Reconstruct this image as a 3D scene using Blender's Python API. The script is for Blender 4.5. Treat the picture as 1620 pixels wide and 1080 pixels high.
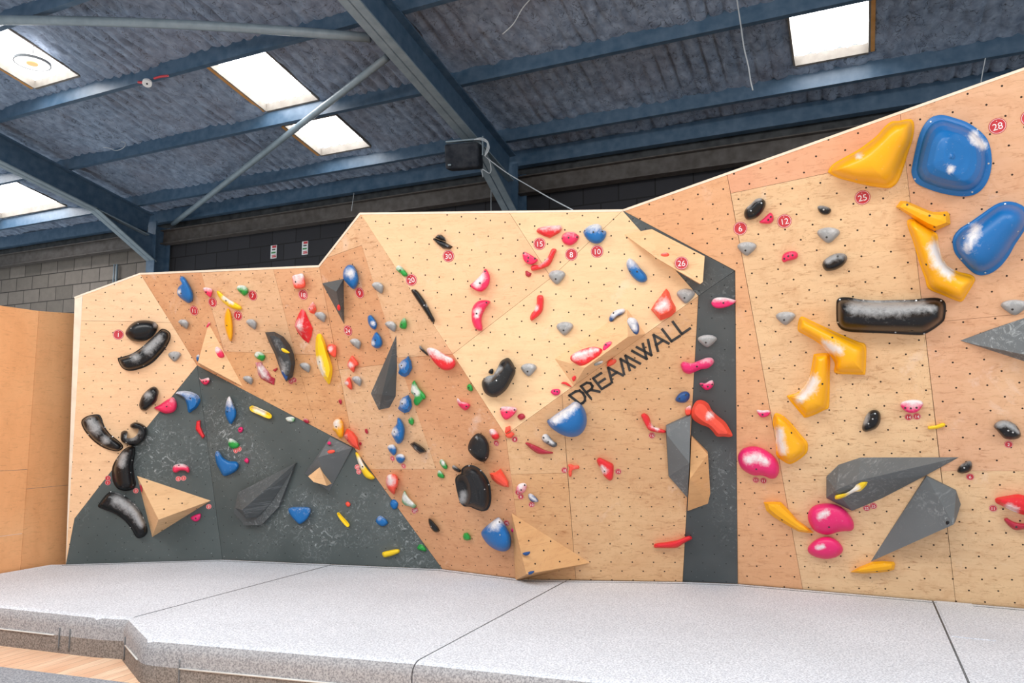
import bpy, bmesh, math, random
from mathutils import Vector, Matrix, noise
from mathutils.bvhtree import BVHTree
R = random.Random(7)
S = bpy.context.scene
for o in list(bpy.data.objects): bpy.data.objects.remove(o)
# ------------------------------------------------------------------ camera
EYE = 1.68                       # eye height above the floor, metres
PITCH, YAW, FPX = math.atan(132 / 1178.), math.radians(24.6), 1178.
cd = bpy.data.cameras.new('camera'); cam = bpy.data.objects.new('camera', cd)
S.collection.objects.link(cam); S.camera = cam
cd.sensor_width = 36; cd.lens = 36 * FPX / 1620.; cd.clip_end = 100; cd.clip_start = .05
cam.location = (0, 0, EYE); cam.rotation_euler = (math.radians(90) + PITCH, 0, YAW)
# ------------------------------------------------------------------ world, lights, exposure
W = bpy.data.worlds.new('daylight'); S.world = W; W.use_nodes = True
bg = W.node_tree.nodes['Background']; bg.inputs[0].default_value = (.88, .955, 1, 1); bg.inputs[1].default_value = .93
S.view_settings.view_transform = 'Standard'; S.view_settings.look = 'None'
S.view_settings.exposure = 0.0; S.view_settings.gamma = 1; S.view_settings.use_curve_mapping = False
def area(name, loc, rot, sx, sy, power, col=(1, 1, 1)):
    l = bpy.data.lights.new(name, 'AREA'); l.shape = 'RECTANGLE'; l.size = sx; l.size_y = sy; l.energy = power; l.color = col
    o = bpy.data.objects.new(name, l); S.collection.objects.link(o); o.location = loc; o.rotation_euler = [math.radians(a) for a in rot]
    return o
# rows of roof lights over the floor behind the camera and above the mats
area('roof_light', (-5.5, 1.2, 5.3), (18, 0, 0), 3.0, 1.4, 172, (1, .98, .95))
area('roof_light', (-1.0, 1.2, 5.3), (18, 0, 0), 3.0, 1.4, 172, (1, .98, .95))
area('roof_light', (3.5, 1.2, 5.3), (18, 0, 0), 3.0, 1.4, 172, (1, .98, .95))
SKY_E = 12.0
# ------------------------------------------------------------------ helpers
F = Vector((-math.sin(YAW) * math.cos(PITCH), math.cos(YAW) * math.cos(PITCH), math.sin(PITCH)))
RT = Vector((math.cos(YAW), math.sin(YAW), 0)); UP = RT.cross(F); C0 = Vector((0, 0, EYE))
def ray(u, v): return F * FPX + RT * (u - 810) - UP * (v - 540)
def on_plane(p, P, n):
    d = ray(*p); return C0 + d * ((P - C0).dot(n) / d.dot(n))
def on_z(p, z): return on_plane(p, Vector((0, 0, z)), Vector((0, 0, 1)))
def on_y(p, y): return on_plane(p, Vector((0, y, 0)), Vector((0, 1, 0)))
COL = S.collection
def link(o, parent=None):
    COL.objects.link(o)
    if parent: o.parent = parent; o.matrix_parent_inverse = Matrix.Translation(-Vector(parent.location))
    return o
def tag(o, label=None, cat=None, group=None, kind=None):
    if label: o['label'] = label
    if cat: o['category'] = cat
    if group: o['group'] = group
    if kind: o['kind'] = kind
    return o
def mesh(name, vs, fs, m, parent=None, smooth=False, recalc=True):
    me = bpy.data.meshes.new(name); me.from_pydata([tuple(v) for v in vs], [], fs)
    if recalc:
        b = bmesh.new(); b.from_mesh(me); bmesh.ops.recalc_face_normals(b, faces=b.faces); b.to_mesh(me); b.free()
    me.materials.append(m)
    if smooth: me.polygons.foreach_set('use_smooth', [True] * len(me.polygons))
    return link(bpy.data.objects.new(name, me), parent)
def empty(name, loc):
    o = bpy.data.objects.new(name, None); o.empty_display_size = .1; o.location = loc; return link(o)
class MB:
    def __init__(s): s.v = []; s.f = []
    def add(s, vs, fs): k = len(s.v); s.v += [Vector(v) for v in vs]; s.f += [tuple(i + k for i in f) for f in fs]
    def box(s, a, b):
        (x0, y0, z0), (x1, y1, z1) = a, b
        s.add([(x, y, z) for z in (z0, z1) for x, y in ((x0, y0), (x1, y0), (x1, y1), (x0, y1))],
              [(0, 3, 2, 1), (4, 5, 6, 7), (0, 1, 5, 4), (1, 2, 6, 5), (2, 3, 7, 6), (3, 0, 4, 7)])
    def beam(s, a, b, prof, up=Vector((0, 0, 1))):     # sweep a closed profile (side, up) from a to b
        a, b = Vector(a), Vector(b); d = (b - a).normalized(); sd = d.cross(up).normalized(); u = sd.cross(d)
        n = len(prof); vs = [p + sd * x + u * y for p in (a, b) for x, y in prof]
        s.add(vs, [tuple(range(n))[::-1], tuple(range(n, 2 * n))] + [(i, (i + 1) % n, n + (i + 1) % n, n + i) for i in range(n)])
    def tube(s, pts, r, n=8):
        pts = [Vector(p) for p in pts]; k = len(s.v); vs = []; prev = None
        for i, p in enumerate(pts):
            d = (pts[min(i + 1, len(pts) - 1)] - pts[max(i - 1, 0)]).normalized()
            ref = prev if prev else (Vector((0, 0, 1)) if abs(d.z) < .9 else Vector((1, 0, 0)))
            u = d.cross(ref).normalized() if not prev else (prev - d * prev.dot(d)).normalized(); prev = u; w = d.cross(u)
            vs += [p + (u * math.cos(2 * math.pi * j / n) + w * math.sin(2 * math.pi * j / n)) * r for j in range(n)]
        m = len(pts); fs = [(i * n + j, i * n + (j + 1) % n, (i + 1) * n + (j + 1) % n, (i + 1) * n + j) for i in range(m - 1) for j in range(n)]
        s.add(vs, fs + [tuple(range(n)), tuple(range((m - 1) * n, m * n))])
    def build(s, name, m, parent=None, smooth=False): return mesh(name, s.v, s.f, m, parent, smooth)
def hexc(h):
    c = [int(h[i:i + 2], 16) / 255 for i in (0, 2, 4)]
    return tuple([(x / 12.92 if x <= .04045 else ((x + .055) / 1.055) ** 2.4) for x in c] + [1])
def mix(a, b, t): return tuple(x * (1 - t) + y * t for x, y in zip(a, b))
# ------------------------------------------------------------------ node helpers
def nm(name):
    m = bpy.data.materials.new(name); m.use_nodes = True; nt = m.node_tree
    return m, nt, nt.nodes['Principled BSDF']
def N(nt, t, **kw):
    n = nt.nodes.new(t)
    for k, v in kw.items():
        if k in ('operation', 'blend_type', 'data_type', 'attribute_name', 'uv_map', 'noise_dimensions', 'feature', 'wave_type', 'bands_direction'): setattr(n, k, v)
        else: n.inputs[k].default_value = v
    return n
def L(nt, a, b): nt.links.new(a, b)
def math_(nt, op, a, b=None, clamp=False):
    n = nt.nodes.new('ShaderNodeMath'); n.operation = op; n.use_clamp = clamp
    for i, x in enumerate((a, b)):
        if x is None: continue
        if hasattr(x, 'links'): L(nt, x, n.inputs[i])
        else: n.inputs[i].default_value = x
    return n.outputs[0]
def noise_(nt, vec, scale, detail=3, rough=.5, dist=0):
    n = nt.nodes.new('ShaderNodeTexNoise'); n.inputs['Scale'].default_value = scale; n.inputs['Detail'].default_value = detail
    n.inputs['Roughness'].default_value = rough; n.inputs['Distortion'].default_value = dist
    if vec is not None: L(nt, vec, n.inputs['Vector'])
    return n.outputs['Fac']
def ramp(nt, fac, a, b):
    n = nt.nodes.new('ShaderNodeMapRange'); n.inputs['From Min'].default_value = a; n.inputs['From Max'].default_value = b
    L(nt, fac, n.inputs['Value']); return n.outputs[0]
def mixc(nt, fac, a, b):
    n = nt.nodes.new('ShaderNodeMix'); n.data_type = 'RGBA'
    for s, x in ((n.inputs[0], fac), (n.inputs[6], a), (n.inputs[7], b)):
        if hasattr(x, 'links'): L(nt, x, s)
        else: s.default_value = x
    return n.outputs[2]
def scaled(nt, vec, s):
    n = nt.nodes.new('ShaderNodeMapping'); n.inputs['Scale'].default_value = s; L(nt, vec, n.inputs['Vector']); return n.outputs[0]
def coord(nt, which='Object'): return nt.nodes.new('ShaderNodeTexCoord').outputs[which]
def bump(nt, b, h, strength, dist=.01):
    n = nt.nodes.new('ShaderNodeBump'); n.inputs['Strength'].default_value = strength; n.inputs['Distance'].default_value = dist
    L(nt, h, n.inputs['Height']); L(nt, n.outputs[0], b.inputs['Normal'])
# ------------------------------------------------------------------ materials
def plain(name, c, rough=.5, metal=0, spec=.5):
    m, nt, b = nm(name); v = coord(nt)
    f = noise_(nt, v, 9, 4)
    L(nt, mixc(nt, ramp(nt, f, .3, .7), mix(c, (0, 0, 0, 1), .14), mix(c, (1, 1, 1, 1), .04)), b.inputs['Base Color'])
    b.inputs['Roughness'].default_value = rough; b.inputs['Metallic'].default_value = metal; b.inputs['Specular IOR Level'].default_value = spec
    return m
def uvn(nt, name):
    n = nt.nodes.new('ShaderNodeUVMap'); n.uv_map = name; return n.outputs[0]
def nut_mask(nt, r=.05):
    v = uvn(nt, 'nuts'); n = nt.nodes.new('ShaderNodeVectorMath'); n.operation = 'ADD'; n.inputs[1].default_value = (.5, .5, 0); L(nt, v, n.inputs[0])
    f = nt.nodes.new('ShaderNodeVectorMath'); f.operation = 'FRACTION'; L(nt, n.outputs[0], f.inputs[0])
    d = nt.nodes.new('ShaderNodeVectorMath'); d.operation = 'DISTANCE'; d.inputs[1].default_value = (.5, .5, 0); L(nt, f.outputs[0], d.inputs[0])
    return math_(nt, 'LESS_THAN', d.outputs['Value'], r)
def plywood(name, hx, dirt=.5, nuts=True, chalk=.5, grain=(1.3, 9, 1)):
    m, nt, b = nm(name); c = hexc(hx); g = uvn(nt, 'metric')
    w = noise_(nt, scaled(nt, g, grain), 1.6, 5, .6, .6)
    col = mixc(nt, ramp(nt, w, .35, .7), mix(c, hexc('b8743c'), .16), c)
    w2 = noise_(nt, g, 1.1, 3, .6, .4)
    col = mixc(nt, math_(nt, 'MULTIPLY', ramp(nt, w2, .45, .75), .35), col, mix(c, hexc('ffe2b0'), .55))
    w3 = noise_(nt, scaled(nt, g, (3, 14, 1)), 3.2, 6, .7, 1.2)            # figured veins and knots
    col = mixc(nt, math_(nt, 'MULTIPLY', ramp(nt, w3, .54, .70), .55 * dirt + .10), col, hexc('94592e'))
    w4 = noise_(nt, g, 5.5, 5, .7, 1.5); col = mixc(nt, math_(nt, 'MULTIPLY', ramp(nt, w4, .50, .72), .22 * dirt + .04), col, hexc('a8683c'))
    sc = noise_(nt, scaled(nt, g, (17, 8, 1)), 1.7, 5, .7, 3.2)          # shoe scuffs
    scm = ramp(nt, noise_(nt, g, 1.9, 3, .6), .42, .62)
    col = mixc(nt, math_(nt, 'MULTIPLY', math_(nt, 'MULTIPLY', ramp(nt, sc, .60, .67), scm), .6 * dirt), col, hexc('6e4726'))
    ch = noise_(nt, g, 2.3, 5, .72, .8)
    col = mixc(nt, math_(nt, 'MULTIPLY', ramp(nt, ch, .60, .80), .8 * chalk), col, hexc('f6ece6'))
    if nuts: col = mixc(nt, nut_mask(nt), col, hexc('2c1c12'))
    L(nt, col, b.inputs['Base Color']); b.inputs['Roughness'].default_value = .5; b.inputs['Specular IOR Level'].default_value = .35
    return m
def painted(name, hx, chalk=1., nuts=True, lo=.50):
    m, nt, b = nm(name); c = hexc(hx); g = uvn(nt, 'metric')
    w = noise_(nt, g, 1.5, 3); col = mixc(nt, ramp(nt, w, .35, .7), mix(c, (0, 0, 0, 1), .12), mix(c, (1, 1, 1, 1), .025))
    reg = ramp(nt, noise_(nt, g, 1.1, 2, .5), lo, lo + .16)
    sw = noise_(nt, scaled(nt, g, (1, 1, 1)), 11, 7, .78, 2.6)
    f = math_(nt, 'MULTIPLY', math_(nt, 'MULTIPLY', ramp(nt, sw, .53, .70), reg), .8 * chalk, True)
    sp = noise_(nt, g, 55, 2, .5); f2 = math_(nt, 'MULTIPLY', ramp(nt, sp, .71, .76), .55 * chalk)
    col = mixc(nt, math_(nt, 'MAXIMUM', f, f2), col, hexc('cfd6d8'))
    if nuts: col = mixc(nt, nut_mask(nt, .038), col, hexc('15191a'))
    L(nt, col, b.inputs['Base Color']); b.inputs['Roughness'].default_value = .62
    return m
def hold_mat(name, hx, rough=.42, spec=.5, chalk='e8e6e6', k=.92):
    m, nt, b = nm(name); c = hexc(hx); v = coord(nt)
    a = nt.nodes.new('ShaderNodeAttribute'); a.attribute_name = 'chalk'
    n1 = noise_(nt, v, 26, 6, .72, .6)
    f = ramp(nt, math_(nt, 'ADD', math_(nt, 'MULTIPLY', a.outputs['Fac'], 1.15), math_(nt, 'MULTIPLY', math_(nt, 'SUBTRACT', n1, .5), 1.5)), .22, 1.0)
    n2 = ramp(nt, noise_(nt, v, 40, 3, .6), .64, .74)
    f = math_(nt, 'MAXIMUM', math_(nt, 'MULTIPLY', f, k), math_(nt, 'MULTIPLY', n2, .12))
    L(nt, mixc(nt, f, c, hexc(chalk)), b.inputs['Base Color'])
    L(nt, math_(nt, 'ADD', rough, math_(nt, 'MULTIPLY', f, .4)), b.inputs['Roughness']); b.inputs['Specular IOR Level'].default_value = spec
    return m
def carpet(name, hx, hx2, band=None):
    m, nt, b = nm(name); v = coord(nt)
    f = noise_(nt, v, 85, 2, .7); g = noise_(nt, v, 1.2, 3)
    col = mixc(nt, ramp(nt, f, .38, .60), hexc(hx2), hexc(hx))
    col = mixc(nt, math_(nt, 'MULTIPLY', ramp(nt, g, .4, .75), .16), col, hexc('8f9094'))
    if band:      # lower half of the mat's side: shade and bounced light painted in browner
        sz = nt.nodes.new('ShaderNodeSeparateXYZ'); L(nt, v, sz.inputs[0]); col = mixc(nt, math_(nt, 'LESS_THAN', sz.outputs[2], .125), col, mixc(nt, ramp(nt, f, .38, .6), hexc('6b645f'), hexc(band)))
    L(nt, col, b.inputs['Base Color']); b.inputs['Roughness'].default_value = .95; b.inputs['Specular IOR Level'].default_value = .1
    bump(nt, b, f, .2, .003); return m
M = dict(
 plyA=plywood('ply_light', 'f2cba4', .25, chalk=.25), plyA2=plywood('ply_peach', 'f2c9a0', .3, chalk=.25),
 plyB=plywood('ply_tan', 'dba982', .9, chalk=.7), plyB2=plywood('ply_warm', 'dba678', .9, chalk=.6), plyB3=plywood('ply_sand', 'e0b791', .9, chalk=.7),
 plyC=plywood('ply_orange', 'd6a078', .8, chalk=.5), plyM=plywood('ply_pale', 'efc49a', .35, chalk=.3), plyM2=plywood('ply_cream', 'f0cea2', .2, chalk=.3), plyM3=plywood('ply_rose', 'eab483', .45, chalk=.3),
 plyL=plywood('ply_honey', 'd9ae83', .9, chalk=.35), plyL2=plywood('ply_dark_honey', 'd6a678', .9, chalk=.35),
 plyO=plywood('ply_strip', 'deab82', .7, chalk=.25), plyO2=plywood('ply_straw', 'e2bf96', 1., chalk=.35), plyO3=plywood('ply_pink', 'dcae8c', .8, chalk=.5), plyO4=plywood('ply_salmon', 'dea584', .5, chalk=.25),
 vol=plywood('ply_volume', 'eec394', .35, nuts=False, chalk=.5), vol2=plywood('ply_volume_tan', 'd8a672', .5, nuts=False, chalk=.4),
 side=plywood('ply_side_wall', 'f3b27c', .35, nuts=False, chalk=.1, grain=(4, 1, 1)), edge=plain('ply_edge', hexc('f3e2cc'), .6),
 dark=painted('grey_paint', '4a5353'), dark2=painted('grey_paint_clean', '43494b', .45), back=plain('ply_back', hexc('3a2a1c'), .8),
 steel=plain('blue_steel', hexc('3d5a74'), .4), steel2=plain('pale_steel', hexc('7d8d97'), .4), rust=plain('brown_steel', hexc('4a423d'), .7), darksteel=plain('dark_steel', hexc('1f2226'), .6),
 dvol=painted('volume_grey', '505557', .7, nuts=False, lo=.42), dvol2=painted('volume_grey_chalky', '62676a', .75, nuts=False, lo=.42),
 black=plain('black_plastic', hexc('141a26'), .65, 0, .2), bolt=plain('bolt_metal', hexc('2a2523'), .5, .1), hole=plain('drilled_hole', hexc('241810'), .9, 0, .1), screw=plain('screw_metal', hexc('c9cdd0'), .35, .5), white=plain('white_plastic', hexc('ececec'), .5),
 wire=plain('wire_grey', hexc('b7bcc0'), .5), tagred=plain('tag_red', hexc('c4202f'), .45), tagwhite=plain('tag_white', hexc('f7eef0'), .5), ink=plain('lettering_black', hexc('17181a'), .55),
 tagcoral=plain('tag_coral', hexc('dd5a5a'), .5), green=plain('notice_green', hexc('3b8a4b'), .5),
 carpet=carpet('mat_carpet', 'e9eef6', 'bcc1cb'), carpet_shade=carpet('mat_side_shade', 'b4b3b5', '858488', '978e88'), carpet3=carpet('rug_carpet', 'a9adb4', '7c8189'),  # side copy is the same carpet with its shade painted into the colour
 seam=plain('seam_grey', hexc('6c6f73'), .9), pipe=plain('piping_white', hexc('dcdad6'), .7))
HC = {}
for k, hx, r in (('black', '141518', .3), ('matt', '3b3e41', .55), ('soot', '1f2124', .5), ('blue', '0668ae', .4), ('yellow', 'f5ae08', .38), ('lemon', 'f6cf1c', .42), ('red', 'cf1a30', .4), ('scarlet', 'e3242f', .4),
                 ('coral', 'f2533f', .42), ('pink', 'e8295c', .4), ('magenta', 'e5256f', .4), ('green', '1f9a3f', .42), ('grey', '97999a', .55), ('navy', '1c4f8c', .4), ('crimson', 'b0203a', .42), ('wall', 'cfa98a', .6), ('slate', '565a5e', .5)):
    HC[k] = hold_mat('hold_' + k, hx, r, *((.35, 'c4c6c8', .62) if k in ('black', 'matt', 'soot') else ()))
# ------------------------------------------------------------------ the folded climbing wall: corner points in metres
Z = EYE
def V3(x, y, z): return Vector((x, y, z + Z))
K = dict(v0=V3(-7.323, 5.154, -1.4), v1=V3(-6.087, 6.013, -1.4), v2=V3(-3.735, 6.525, -1.4), v3=V3(-2.806, 6.405, -1.4), v4=V3(-1.474, 6.906, -1.4),
 v5=V3(-1.012, 7.019, -1.4), v6=V3(1.116, 7.022, -1.4), a0=V3(-7.157, 5.032, 1.33), t0=V3(-6.702, 5.330, 1.565), k1=V3(-6.26, 5.722, .621),
 t1=V3(-4.545, 5.541, 1.493), k2=V3(-4.577, 6.192, -.227), t2=V3(-3.923, 5.320, 1.871), k3=V3(-2.762, 5.901, -.087), t3=V3(-1.662, 5.822, 1.757),
 k4=V3(-1.107, 6.055, 1.04), g1=V3(-.811, 6.04, 1.22), t6=V3(1.114, 5.621, 2.311))
PX = dict(v0=(104, 893), v1=(352, 885), v2=(700, 900), v3=(830, 916), v4=(1080, 920), v5=(1167, 923), v6=(1620, 962), a0=(131, 466), t0=(222, 433),
 k1=(312, 578), t1=(505, 421), k2=(560, 708), t2=(570, 338), k3=(800, 688), t3=(985, 333), k4=(1105, 468), g1=(1163, 428), t6=(1620, 110))
FAC = dict(A=['v0', 'v1', 'k1', 't0', 'a0'], G=['v1', 'v2', 'k2', 'k1'], B=['t0', 'k1', 'k2', 't1'], C=['t1', 'k2', 'v2', 'v3', 'k3', 't2'],
 M=['t2', 'k3', 'k4', 't3'], L=['k3', 'v3', 'v4', 'k4'], N=['k4', 'v4', 'v5', 'g1'], P=['t3', 'k4', 'g1'], O=['t3', 'g1', 'v5', 'v6', 't6'])
def best_plane(ps):
    c = sum(ps, Vector()) / len(ps); n = Vector()
    for i in range(len(ps)): n += (ps[i] - c).cross(ps[(i + 1) % len(ps)] - c)
    n.normalize()
    if n.dot(C0 - c) < 0: n = -n
    return c, n
PL = {f: best_plane([K[v] for v in vs]) for f, vs in FAC.items()}
def frame(f):
    c, n = PL[f]; e1 = Vector((0, 0, 1)).cross(n).normalized(); e2 = n.cross(e1); return c, n, e1, e2
def P(f, p, h=0.): c, n = PL[f]; return on_plane(p, c + n * h, n)
def inside(p, poly):
    x, y = p; r = False
    for i in range(len(poly)):
        (x1, y1), (x2, y2) = poly[i], poly[i - 1]
        if (y1 > y) != (y2 > y) and x < (x2 - x1) * (y - y1) / (y2 - y1) + x1: r = not r
    return r
EXT = {f: [PX[v] for v in vs] for f, vs in FAC.items()}; EXT['O'] = [PX['t3'], PX['g1'], PX['v5'], (1900, 986), (1900, 10)]
def facet_at(p):
    for f in EXT:
        if inside(p, EXT[f]): return f
    return min(EXT, key=lambda f: min((p[0] - q[0]) ** 2 + (p[1] - q[1]) ** 2 for q in EXT[f]))
CR = dict(a=(100, 420, 6), b=(260, 400, 6.75), c=(260, 540, 6.75), d=(100, 580, 6.75), e=(100, 720, 6), f=(320, 680, 4.909), g=(440, 380, 6.75), h=(440, 520, 6.75),
 i=(440, 660, 6.75), j=(500, 760, 6.75), k=(620, 340, 6.75), l=(620, 480, 6.75), m=(620, 600, 6.75), n=(660, 720, 5.4), o=(780, 330, 6.75), p=(820, 480, 6.75),
 q=(780, 600, 6.75), r=(780, 740, 4.765), s=(960, 340, 6.75), t=(960, 480, 6.75), u=(960, 620, 6.75), v=(1140, 180, 5.4), w=(1400, 160, 5.4), x=(1140, 340, 6),
 y=(1380, 300, 5.4), z=(1200, 480, 5.4), A=(1400, 440, 6.75), B=(1380, 580, 6), C=(1150, 620, 6.75), D=(1180, 700, 4.909), E=(1370, 740, 4.696), F=(1560, 640, 4.909), Z=(0, 0, 1))
def cx(k, pts): ox, oy, s = CR[k]; return [(ox + a / s, oy + b / s) for a, b in pts]
# bolt-hole lattice of each facet: three drilled holes and their lattice numbers
NUT = dict(A=('a', [(222, 402), (732, 414), (202, 1014)], [(0, 0), (6, 0), (0, 8)]), B=('b', [(425, 238), (1492, 200), (1201, 772)], [(0, 0), (16, 0), (10, 6)]),
 C=('g', [(795, 808), (1404, 652), (817, 135)], [(0, 0), (10, 0), (4, -6)]), M=('o', [(128, 145), (1377, 660), (16, 987)], None), L=('r', [(372, 150), (1356, 149), (1364, 434)], [(0, 0), (12, 0), (12, 4)]),
 O=('x', [(112, 226), (1142, 44), (238, 912)], None))
NAB = dict(M=[(0, 0), (8, 2), (0, 5)], O=[(0, 0), (4, -4), (3, 3)])
def lattice(f):
    c, n, e1, e2 = frame(f)
    if f not in NUT: return lambda p: ((p[0] / .2 + p[1] / .178), (p[0] / .2 - p[1] / .178))
    k, pts, uv = NUT[f]; q = [P(f, t) - c for t in cx(k, pts)]; q = [(t.dot(e1), t.dot(e2)) for t in q]
    ab = NAB[f] if uv is None else [((u + v) / 2, (u - v) / 2) for u, v in uv]
    Mx = Matrix(((q[1][0] - q[0][0], q[2][0] - q[0][0]), (q[1][1] - q[0][1], q[2][1] - q[0][1]))).inverted()
    def fn(p):
        s = Mx @ Vector((p[0] - q[0][0], p[1] - q[0][1]))
        return tuple(ab[0][i] + s[0] * (ab[1][i] - ab[0][i]) + s[1] * (ab[2][i] - ab[0][i]) for i in (0, 1))
    return fn
LAT = {f: lattice(f) for f in FAC}
def set_uv(o, f):
    me = o.data; c, n, e1, e2 = frame(f); a = me.uv_layers.new(name='metric'); b = me.uv_layers.new(name='nuts'); fn = LAT[f]
    for i, l in enumerate(me.loops):
        q = me.vertices[l.vertex_index].co - c; t = (q.dot(e1), q.dot(e2)); a.data[i].uv = t; b.data[i].uv = fn(t)
wall = tag(empty('climbing_wall', (-3.5, 6.6, .28)), 'folded plywood and grey painted bouldering wall rising from the crash mats', 'climbing wall')
def inset(pts, d):
    out = []; n = len(pts); ar = sum(pts[i - 1][0] * pts[i][1] - pts[i][0] * pts[i - 1][1] for i in range(n)); sg = 1 if ar > 0 else -1
    for i in range(n):
        a, b, c = Vector(pts[i - 1]), Vector(pts[i]), Vector(pts[(i + 1) % n])
        u, w = (b - a).normalized(), (c - b).normalized(); n1, n2 = Vector((-u.y, u.x)) * sg, Vector((-w.y, w.x)) * sg
        m = (n1 + n2); m = m / max(m.length_squared, .3) * 2 * d if m.length > 1e-6 else n1 * d
        out.append(b + m * 1.0)
    return out
def sheet(f, poly, m, name='plywood_sheet'):
    c, n, e1, e2 = frame(f); q = [P(f, p) - c for p in poly]; q = inset([(t.dot(e1), t.dot(e2)) for t in q], .0012)
    top = [c + e1 * t[0] + e2 * t[1] for t in q]; bot = [t - n * .017 for t in top]; k = len(top)
    o = mesh(name, top + bot, [tuple(range(k)), tuple(range(k, 2 * k))] + [(i, (i + 1) % k, k + (i + 1) % k, k + i) for i in range(k)], M[m], wall)
    set_uv(o, f); return o
X = PX; ply = []
R1 = (716, 560); Q = (872, 439)
BD = [(118, 820), (176, 745), (233, 675)]
for f, poly, m in [
 ('A', [X['a0'], X['t0'], (270, 510), (128, 507)], 'plyA'), ('A', [(128, 507), (270, 510), X['k1'], (233, 675), (176, 745), (118, 820), X['v0']], 'plyA2'),
 ('A', [(118, 471), X['a0'], X['v0']], 'edge'),
 ('B', [X['t0'], X['k1'], (371, 609), (318, 431)], 'plyC'), ('B', [(318, 431), (354, 556), (467, 560), (432, 425)], 'plyB3'), ('B', [(354, 556), (371, 609), (500, 676.6), (467, 560)], 'plyB2'),
 ('B', [(432, 425), (467, 560), (531.6, 562), X['t1']], 'plyB'), ('B', [(467, 560), (500, 676.6), X['k2'], (531.6, 562)], 'plyB2'),
 ('C', [(515, 408.3), (572, 388), (629, 566), R1, X['t2']], 'plyB3'), ('C', [X['t1'], (536.4, 585), (632, 573), (572, 388), (515, 408.3)], 'plyC'),
 ('C', [(536.4, 585), X['k2'], (584.8, 742), (690, 742), (632, 573)], 'plyB3'), ('C', [(629, 566), (690, 742), (584.8, 742), X['v2'], X['v3'], X['k3'], R1], 'plyC'),
 ('M', [X['t2'], R1, Q, (805, 335.2)], 'plyM'), ('M', [(805, 335.2), Q, X['t3']], 'plyM2'), ('M', [R1, X['k3'], X['k4'], X['t3'], Q], 'plyM2'),
 ('L', [X['k3'], (808, 750), (898, 748), (889, 623.8)], 'plyL'), ('L', [(808, 750), X['v3'], (911, 916.8), (898, 748)], 'plyL2'), ('L', [(889, 623.8), (911, 916.8), X['v4'], X['k4']], 'plyL'),
 ('O', [X['t3'], X['g1'], X['v5'], (1270, 932), (1150, 275)], 'plyO'), ('O', [(1150, 275), (1156, 306), (1432, 248), (1424, 179)], 'plyO4'),
 ('O', [(1156, 306), (1270, 932), (1512, 953), (1432, 248)], 'plyO2'), ('O', [(1424, 179), (1462, 511), (1900, 470), (1900, 10)], 'plyO3'),
 ('O', [(1462, 511), (1489, 745), (1900, 744), (1900, 470)], 'plyO3'), ('O', [(1489, 745), (1512, 953), (1900, 986), (1900, 744)], 'plyO2')]:
    sheet(f, poly, m, 'plywood_sheet' if m != 'edge' else 'edge_board')
for f, poly, m in [('A', [X['k1'], X['v1'], X['v0']] + BD, 'dark'), ('G', [X['v1'], X['v2'], X['k2'], X['k1']], 'dark'),
                   ('N', [X['k4'], X['v4'], X['v5'], X['g1']], 'dark2'), ('P', [X['t3'], X['k4'], X['g1']], 'dark2')]:
    o = sheet(f, poly, m, 'painted_sheet'); o['label'] = 'dark grey painted board with chalk marks'
    c, n = PL[f]
# the dark board on facet A sits flush beside the bare ply, so cut the ply outline (done above) and back everything
bk = MB()
for f in FAC:
    c, n = PL[f]; q = [P(f, p, -.018) for p in EXT[f]]; k = len(q); bk.add(q + [t + Vector((0, .05, 0)) for t in q],
        [tuple(range(k)), tuple(range(k, 2 * k))] + [(i, (i + 1) % k, k + (i + 1) % k, k + i) for i in range(k)])
bk.build('backing_board', M['back'], wall)
def trim(f, a, b, r=.009):  # pale strips added to draw a white line along the wall tops
    c, n = PL[f]; s = MB(); s.beam(P(f, a, -.004), P(f, b, -.004), [(-r, -.01), (r, -.01), (r, .008), (-r, .008)], n); return s.build('pale_strip', M['edge'], wall)
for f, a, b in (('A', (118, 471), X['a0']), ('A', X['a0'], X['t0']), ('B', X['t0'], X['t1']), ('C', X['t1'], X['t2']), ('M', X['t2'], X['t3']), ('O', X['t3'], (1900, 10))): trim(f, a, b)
# ------------------------------------------------------------------ hold builder
def smooth_loop(pts, k=4, closed=True):
    out = []; n = len(pts)
    for i in range(n):
        p0, p1, p2, p3 = (Vector(pts[j % n]) for j in (i - 1, i, i + 1, i + 2))
        for s in range(k):
            t = s / k; out.append(.5 * ((2 * p1) + (-p0 + p2) * t + (2 * p0 - 5 * p1 + 4 * p2 - p3) * t * t + (-p0 + 3 * p1 - 3 * p2 + p3) * t ** 3))
    return out
def near(p, line):
    if len(line) == 1: return Vector(line[0])
    best = None
    for a, b in zip(line, line[1:]):
        a, b = Vector(a), Vector(b); d = b - a; t = max(0, min(1, (p - a).dot(d) / max(d.length_squared, 1e-9))); q = a + d * t
        if best is None or (q - p).length < best[0]: best = ((q - p).length, q)
    return best[1]
PROF = dict(dome=[(0, -.003), (.0, .12), (.04, .34), (.12, .56), (.25, .76), (.42, .9), (.65, .975), (.85, 1), (1, 1)],
            flat=[(0, -.003), (0, .45), (.06, .78), (.14, .92), (.3, 1), (.6, 1), (1, 1)],
            flange=[(0, -.003), (0, .05), (.07, .09), (.13, .11), (.18, .3), (.26, .55), (.38, .76), (.55, .9), (.78, .98), (1, 1)],
            facet=[(0, -.003), (0, .12), (1, 1)], gem=[(0, -.003), (0, .25), (.42, .92), (1, 1)],
            dish=[(0, -.003), (0, .6), (.1, .95), (.22, 1), (.4, .72), (.7, .5), (1, .45)])
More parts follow.
